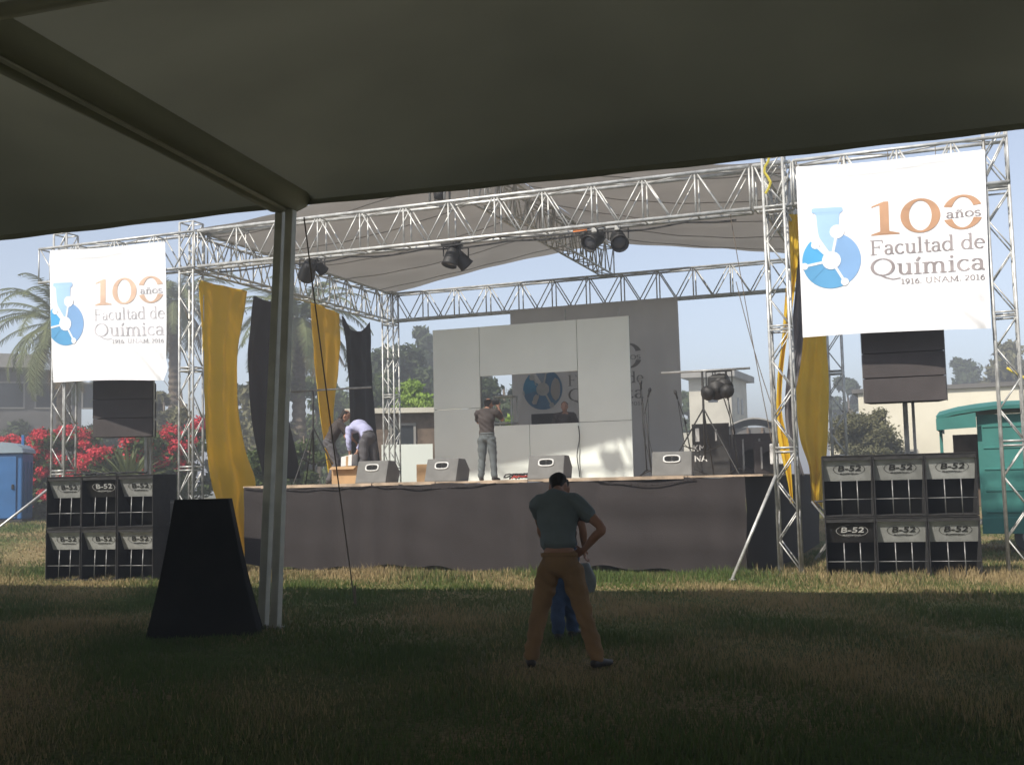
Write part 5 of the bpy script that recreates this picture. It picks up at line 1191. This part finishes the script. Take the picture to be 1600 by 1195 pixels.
# ------------------------------------------------------------------ buildings
def wbox(name,m,root,px0,px1,pyt,D,depth,zb=None,over=0):
    a=atD(px0,pyt,D); b=atD(px1,pyt,D); pa_=Vector((a[0],a[1],0)); pb_=Vector((b[0],b[1],0)); d=(pb_-pa_).normalized(); n=Vector((-d.y,d.x,0)); z0=float(terr(a[0],a[1])) if zb is None else zb
    zt=(float(a[2])+float(b[2]))/2
    pa2=pa_-d*over-n*over; pb2=pb_+d*over-n*over
    q=[pa2,pb2,pb2+n*(depth+2*over),pa2+n*(depth+2*over)]
    MB().hexa([(p.x,p.y,z0) for p in q]+[(p.x,p.y,zt) for p in q]).build(name,m,root); return pa_,d,n,z0,zt
def wins(root,fr,xs,zs,w,h,m='glass',name='window'):
    pa_,d,n,z0,zt=fr
    for z in zs:
        for x in xs:
            c=pa_+d*x; mb=MB(); P=lambda s,o,zz:(c+d*s-n*o).to_tuple()[:2]+(zz,)
            mb.hexa([P(0,.0,z),P(w,.0,z),P(w,-.1,z),P(0,-.1,z),P(0,.0,z+h),P(w,.0,z+h),P(w,-.1,z+h),P(0,-.1,z+h)])
            o=MB(); 
            for (s0,s1,h0,h1) in ((-.08,0,-.08,h+.08),(w,w+.08,-.08,h+.08),(0,w,-.08,0),(0,w,h,h+.08)): o.hexa([P(s0,.05,z+h0),P(s1,.05,z+h0),P(s1,-.02,z+h0),P(s0,-.02,z+h0),P(s0,.05,z+h1),P(s1,.05,z+h1),P(s1,-.02,z+h1),P(s0,-.02,z+h1)])
            f=o.build(name,M['concrete'],root); 
            g_=MB(); g_.hexa([P(0,.012,z),P(w,.012,z),P(w,.004,z),P(0,.004,z),P(0,.012,z+h),P(w,.012,z+h),P(w,.004,z+h),P(0,.004,z+h)]); g_.build('pane',M[m],f)
# dark flat roofed building at the left edge
b=atD(40,780,62); r=empty('flat_roof_building',(float(b[0]),float(b[1]),0),'dark flat roofed building behind the palm at the left picture edge','building')
fr=wbox('wall',M['dark_build'],r,-60,128,577,62,12); wbox('roof',M['concrete'],r,-66,60,553,61.4,13,zb=fr[4]-.02+.03,over=.3)
wins(r,fr,[1.2,3.4,5.6],[fr[4]-1.9],1.6,1.2)
# long low wall/house behind the stage left
b=atD(640,760,38); r=empty('brick_hut',(float(b[0]),float(b[1]),0),'brown brick hut with thin slab roof left of the white partition','hut')
fr=wbox('wall',M['brick'],r,560,700,646,38,5); wbox('roof_slab',M['towerwall'],r,556,704,638,38,5,zb=fr[4]+.003,over=.35); wins(r,fr,[1.1],[fr[4]-1.2],.7,.8)
b=atD(620,760,33); r=empty('pale_panel_fence',(float(b[0]),float(b[1]),0),'pale panel fence low behind the stage beside the left rear tower','fence')
fr=wbox('panel',M['board'],r,596,676,694,33,.08)
# pale tower building
b=atD(1118,750,62); r=empty('tower_building',(float(b[0]),float(b[1]),0),'weathered pale tower block with wide overhanging flat roof right of the backdrop','building')
a_=atD(1076,600,62); c_=atD(1142,600,62); e_=atD(1166,600,66)
def prism(pts,z0,z1,m,name): 
    mb=MB(); n=len(pts); mb.add([(p[0],p[1],z0) for p in pts]+[(p[0],p[1],z1) for p in pts],[tuple(range(n-1,-1,-1)),tuple(range(n,2*n))]+[(i,(i+1)%n,n+(i+1)%n,n+i) for i in range(n)]); return mb.build(name,m,r)
zt=float(atD(1120,590,62)[2]); P0_=[np.array(a_[:2]),np.array(c_[:2]),np.array(e_[:2]),np.array(a_[:2])+np.array(e_[:2])-np.array(c_[:2])]
prism(P0_,0,zt,M['towerwall'],'wall'); cen=sum(P0_)/4
prism([cen+(p-cen)*1.30 for p in P0_],zt+.003,zt+.35,M['concrete'],'roof')
d1=(P0_[1]-P0_[0]); d1/=np.linalg.norm(d1); n1=np.array((d1[1],-d1[0])); d2=(P0_[2]-P0_[1]); L2=np.linalg.norm(d2); d2/=L2; n2=np.array((d2[1],-d2[0]))
def slab(o,d,n,s0,s1,z0,z1,m,name,out=.02):
    q=[o+d*s0+n*out,o+d*s1+n*out,o+d*s1-n*.05,o+d*s0-n*.05]; return MB().hexa([(p[0],p[1],z0) for p in q]+[(p[0],p[1],z1) for p in q]).build(name,M[m],r)
for s in (.35,.6): slab(P0_[1],d2,n2,L2*s,L2*s+.45,zt-1.9,zt-1.0,'glass','window')
slab(P0_[0],d1,n1,.0,2.3,zt-4.1,zt-3.95,'concrete','ledge',.15)
slab(P0_[0],d1,n1,1.0,1.5,zt-1.3,zt-.5,'glass','window')
fr=wbox('annex',M['towerwall'],r,1066,1082,676,60,3)
# dark low building right of the tower
b=atD(1190,750,50); r=empty('dark_shed',(float(b[0]),float(b[1]),0),'dark open shed with rounded roof behind the right end of the stage','shed')
fr=wbox('wall',M['dark_build'],r,1135,1216,668,50,6); pa_,d,n,z0,zt=fr
P=[]
for k in range(13):
    t=k/12; c=pa_+d*((2.3)*t); P.append([(c.x-n.x*.3,c.y-n.y*.3,zt+.35*math.sin(math.pi*t)+.01),(c.x+n.x*6,c.y+n.y*6,zt+.35*math.sin(math.pi*t)+.01)])
MB().grid(P).build('roof',M['concrete'],r,thick=.06); 
for s in (.3,.9,1.5): c=pa_+d*s-n*.1; MB().tube((c.x,c.y,z0),(c.x,c.y,zt),.06,8).build('post',M['brick'],r)
# cream wall on the right
b=atD(1450,740,44); r=empty('cream_wall_building',(float(b[0]),float(b[1]),0),'long cream walled building with dark roof edge behind the right loudspeaker stack','building')
fr=wbox('wall',M['cream'],r,1340,1680,607,44,8); wbox('roof_edge',M['dark_build'],r,1336,1690,600,44,8,zb=fr[4]+.003,over=.12)
wins(r,fr,[1.0],[1.4],.9,1.0); 
MB().hexa([tuple((fr[0]+fr[1]*s-fr[2]*o).to_tuple()[:2])+(z,) for z in (0,.5) for s,o in ((0.,.06),(8,.06),(8,.0),(0,.0))]).build('plinth',M['concrete'],r)
b=atD(1300,740,48); r=empty('low_white_wall',(float(b[0]),float(b[1]),0),'low white wall glimpsed between the yellow drape and the right stack','wall'); fr=wbox('wall',M['cream'],r,1296,1350,687,48,.3); wbox('coping',M['concrete'],r,1296,1350,684,48,.3,zb=fr[4]+.003,over=.06)

# teal trailer
def trailer():
    a=atZ(1534,858,0); a=np.array((15.9,2.2)) if False else np.array(atD(1534,800,24.5)[:2]); root=empty('teal_trailer',(float(a[0]),float(a[1]),0),'teal painted food trailer with an open dark side hatch at the right picture edge','trailer')
    zt=float(atD(1534,648,24.5)[2]); zb=.55
    d=np.array((math.cos(R(-3)),math.sin(R(-3)))); n=np.array((-d[1],d[0]))
    X=lambda s,o,z:(a[0]+d[0]*s+n[0]*o,a[1]+d[1]*s+n[1]*o,z)
    def bx(s0,s1,o0,o1,z0,z1,m,name,bev=.01): return MB().hexa([X(s0,o0,z0),X(s1,o0,z0),X(s1,o1,z0),X(s0,o1,z0),X(s0,o0,z1),X(s1,o0,z1),X(s1,o1,z1),X(s0,o1,z1)]).build(name,M[m],root,bevel=bev)
    bx(0,4.2,0,.06,zb,zt,'teal','side_panel'); bx(0,4.2,2.1,2.16,zb,zt,'teal','side_panel'); bx(4.14,4.2,.06,2.1,zb,zt,'teal','end_panel'); bx(0,4.14,.06,2.1,zb,zb+.06,'dark_build','floor'); bx(0,.05,.9,2.1,zb+.06,zt,'dark_build','end_panel')
    # ribs pressed in the panel
    mb=MB()
    for z in np.linspace(zb+.25,zt-.25,5): mb.hexa([X(.1,-.02,z),X(4.1,-.02,z),X(4.1,-.001,z-.01),X(.1,-.001,z-.01),X(.1,-.02,z+.03),X(4.1,-.02,z+.03),X(4.1,-.001,z+.04),X(.1,-.001,z+.04)])
    mb.build('ribs',M['teal'],root)
    P=[]
    for k in range(15):
        t=k/14; s=-.72+5.0*t; z=zt+.03+.16*min(1,(t*5))**.6; P.append([X(s,-.25,z-.10),X(s,1.0,z+.05),X(s,2.3,z-.08)])
    MB().grid(P).build('roof',M['teal'],root,thick=.07,smooth=False)
    mb=MB(); P=[[X(-.72,-.25+2.55*t,zt+.03+.02-.10),X(-.72,-.25+2.55*t,zt-.28)] for t in (0,.5,1)]; mb.grid(P); P=[[X(-.72+.72*t,-.26,zt-.06+.1*t),X(-.72+.72*t,-.26,zt-.28+.03*t)] for t in (0,.5,1)]; mb.grid(P); mb.build('awning_flap',M['teal'],root,thick=.02)
    bx(-.68,-.02,.3,2.0,zb+.0,zb+.05,'steel_dull','step'); bx(-.5,-.02,.9,2.1,.9,zt-.35,'brick','hatch_door')
    bx(-.72,-.66,.28,.34,zb,zt,'teal','corner_post',.004)
    bx(.0,4.2,-.03,-.002,zb-.16,zb+.16,'teal','skirt_panel')
    for s in (.9,2.6):
        for o in (.1,2.0):
            w=MB(); w.lathe(X(s,o,.33),[(.2,-.1),(.33,-.1),(.34,0),(.33,.1),(.2,.1)],24,axis=(n[0],n[1],0)); wh=w.build('wheel',M['tyre'],root,smooth=False)
            MB().lathe(X(s,o,.33),[(.19,-.11),(.19,.11)],16,axis=(n[0],n[1],0)).build('rim',M['steel_dull'],wh)
trailer()
A=atD(1573,575,26); B=atD(1640,612,26); MB().tube(tuple(A),tuple(B),.03,6).build('yellow_strap',mat('yellow strap',(.7,.5,.05),.6),loc=tuple(A),label='yellow strap slanting above the teal trailer at the right edge',cat='strap')
# portable toilet
b=atD(12,780,37); x,y=float(b[0]),float(b[1]); z=float(terr(x,y)); r=empty('portable_toilet',(x,y,z),'blue portable toilet with pale roof at the left picture edge','portable toilet')
rz=R(28); c_,s_=math.cos(rz),math.sin(rz); X=lambda p,q,h:(x+p*c_-q*s_,y+p*s_+q*c_,z+h)
def pbox(p0,p1,q0,q1,h0,h1,m,name,parent=r,bev=.01): return MB().hexa([X(p0,q0,h0),X(p1,q0,h0),X(p1,q1,h0),X(p0,q1,h0),X(p0,q0,h1),X(p1,q0,h1),X(p1,q1,h1),X(p0,q1,h1)]).build(name,M[m],parent,bevel=bev)
pbox(-.56,.56,-.56,.56,.12,2.05,'porta','cabin',bev=.04); pbox(-.6,.6,-.62,.62,0,.118,'black','skid')
dr=pbox(-.42,.40,-.60,-.565,.16,1.95,'porta','door'); pbox(.28,.34,-.64,-.605,1.0,1.14,'black','handle',dr)
for k in (-.36,0,.36): pbox(.565,.59,k-.05,k+.05,.3,1.8,'porta','rib')
P=[]
for i in range(9):
    t=i/8; a=math.pi*t; P.append([X(-.6*math.cos(a),-.64,2.05+.30*math.sin(a)),X(-.6*math.cos(a),.64,2.05+.30*math.sin(a))])
mb=MB().grid(P); mb.add([p[0] for p in P],[tuple(range(9))]); mb.add([p[1] for p in P],[tuple(range(9))]); mb.build('roof',M['porta_roof'],r,thick=.02)
pbox(.3,.38,.2,.28,2.2,2.6,'porta','vent_pipe')

# ------------------------------------------------------------------ dusty city haze
hz=MB().box(-310,310,-130,430,-1.0,13.5).build('haze',bpy.data.materials.new('haze'),loc=(0,0,0),kind='stuff')
hm=hz.data.materials[0]; hm.use_nodes=True; n=hm.node_tree.nodes; n.remove(n['Principled BSDF'])
pv=n.new('ShaderNodeVolumePrincipled'); pv.inputs['Color'].default_value=(.86,.88,.92,1); pv.inputs['Density'].default_value=.0078; pv.inputs['Anisotropy'].default_value=.2
hm.node_tree.links.new(pv.outputs[0],n['Material Output'].inputs['Volume'])
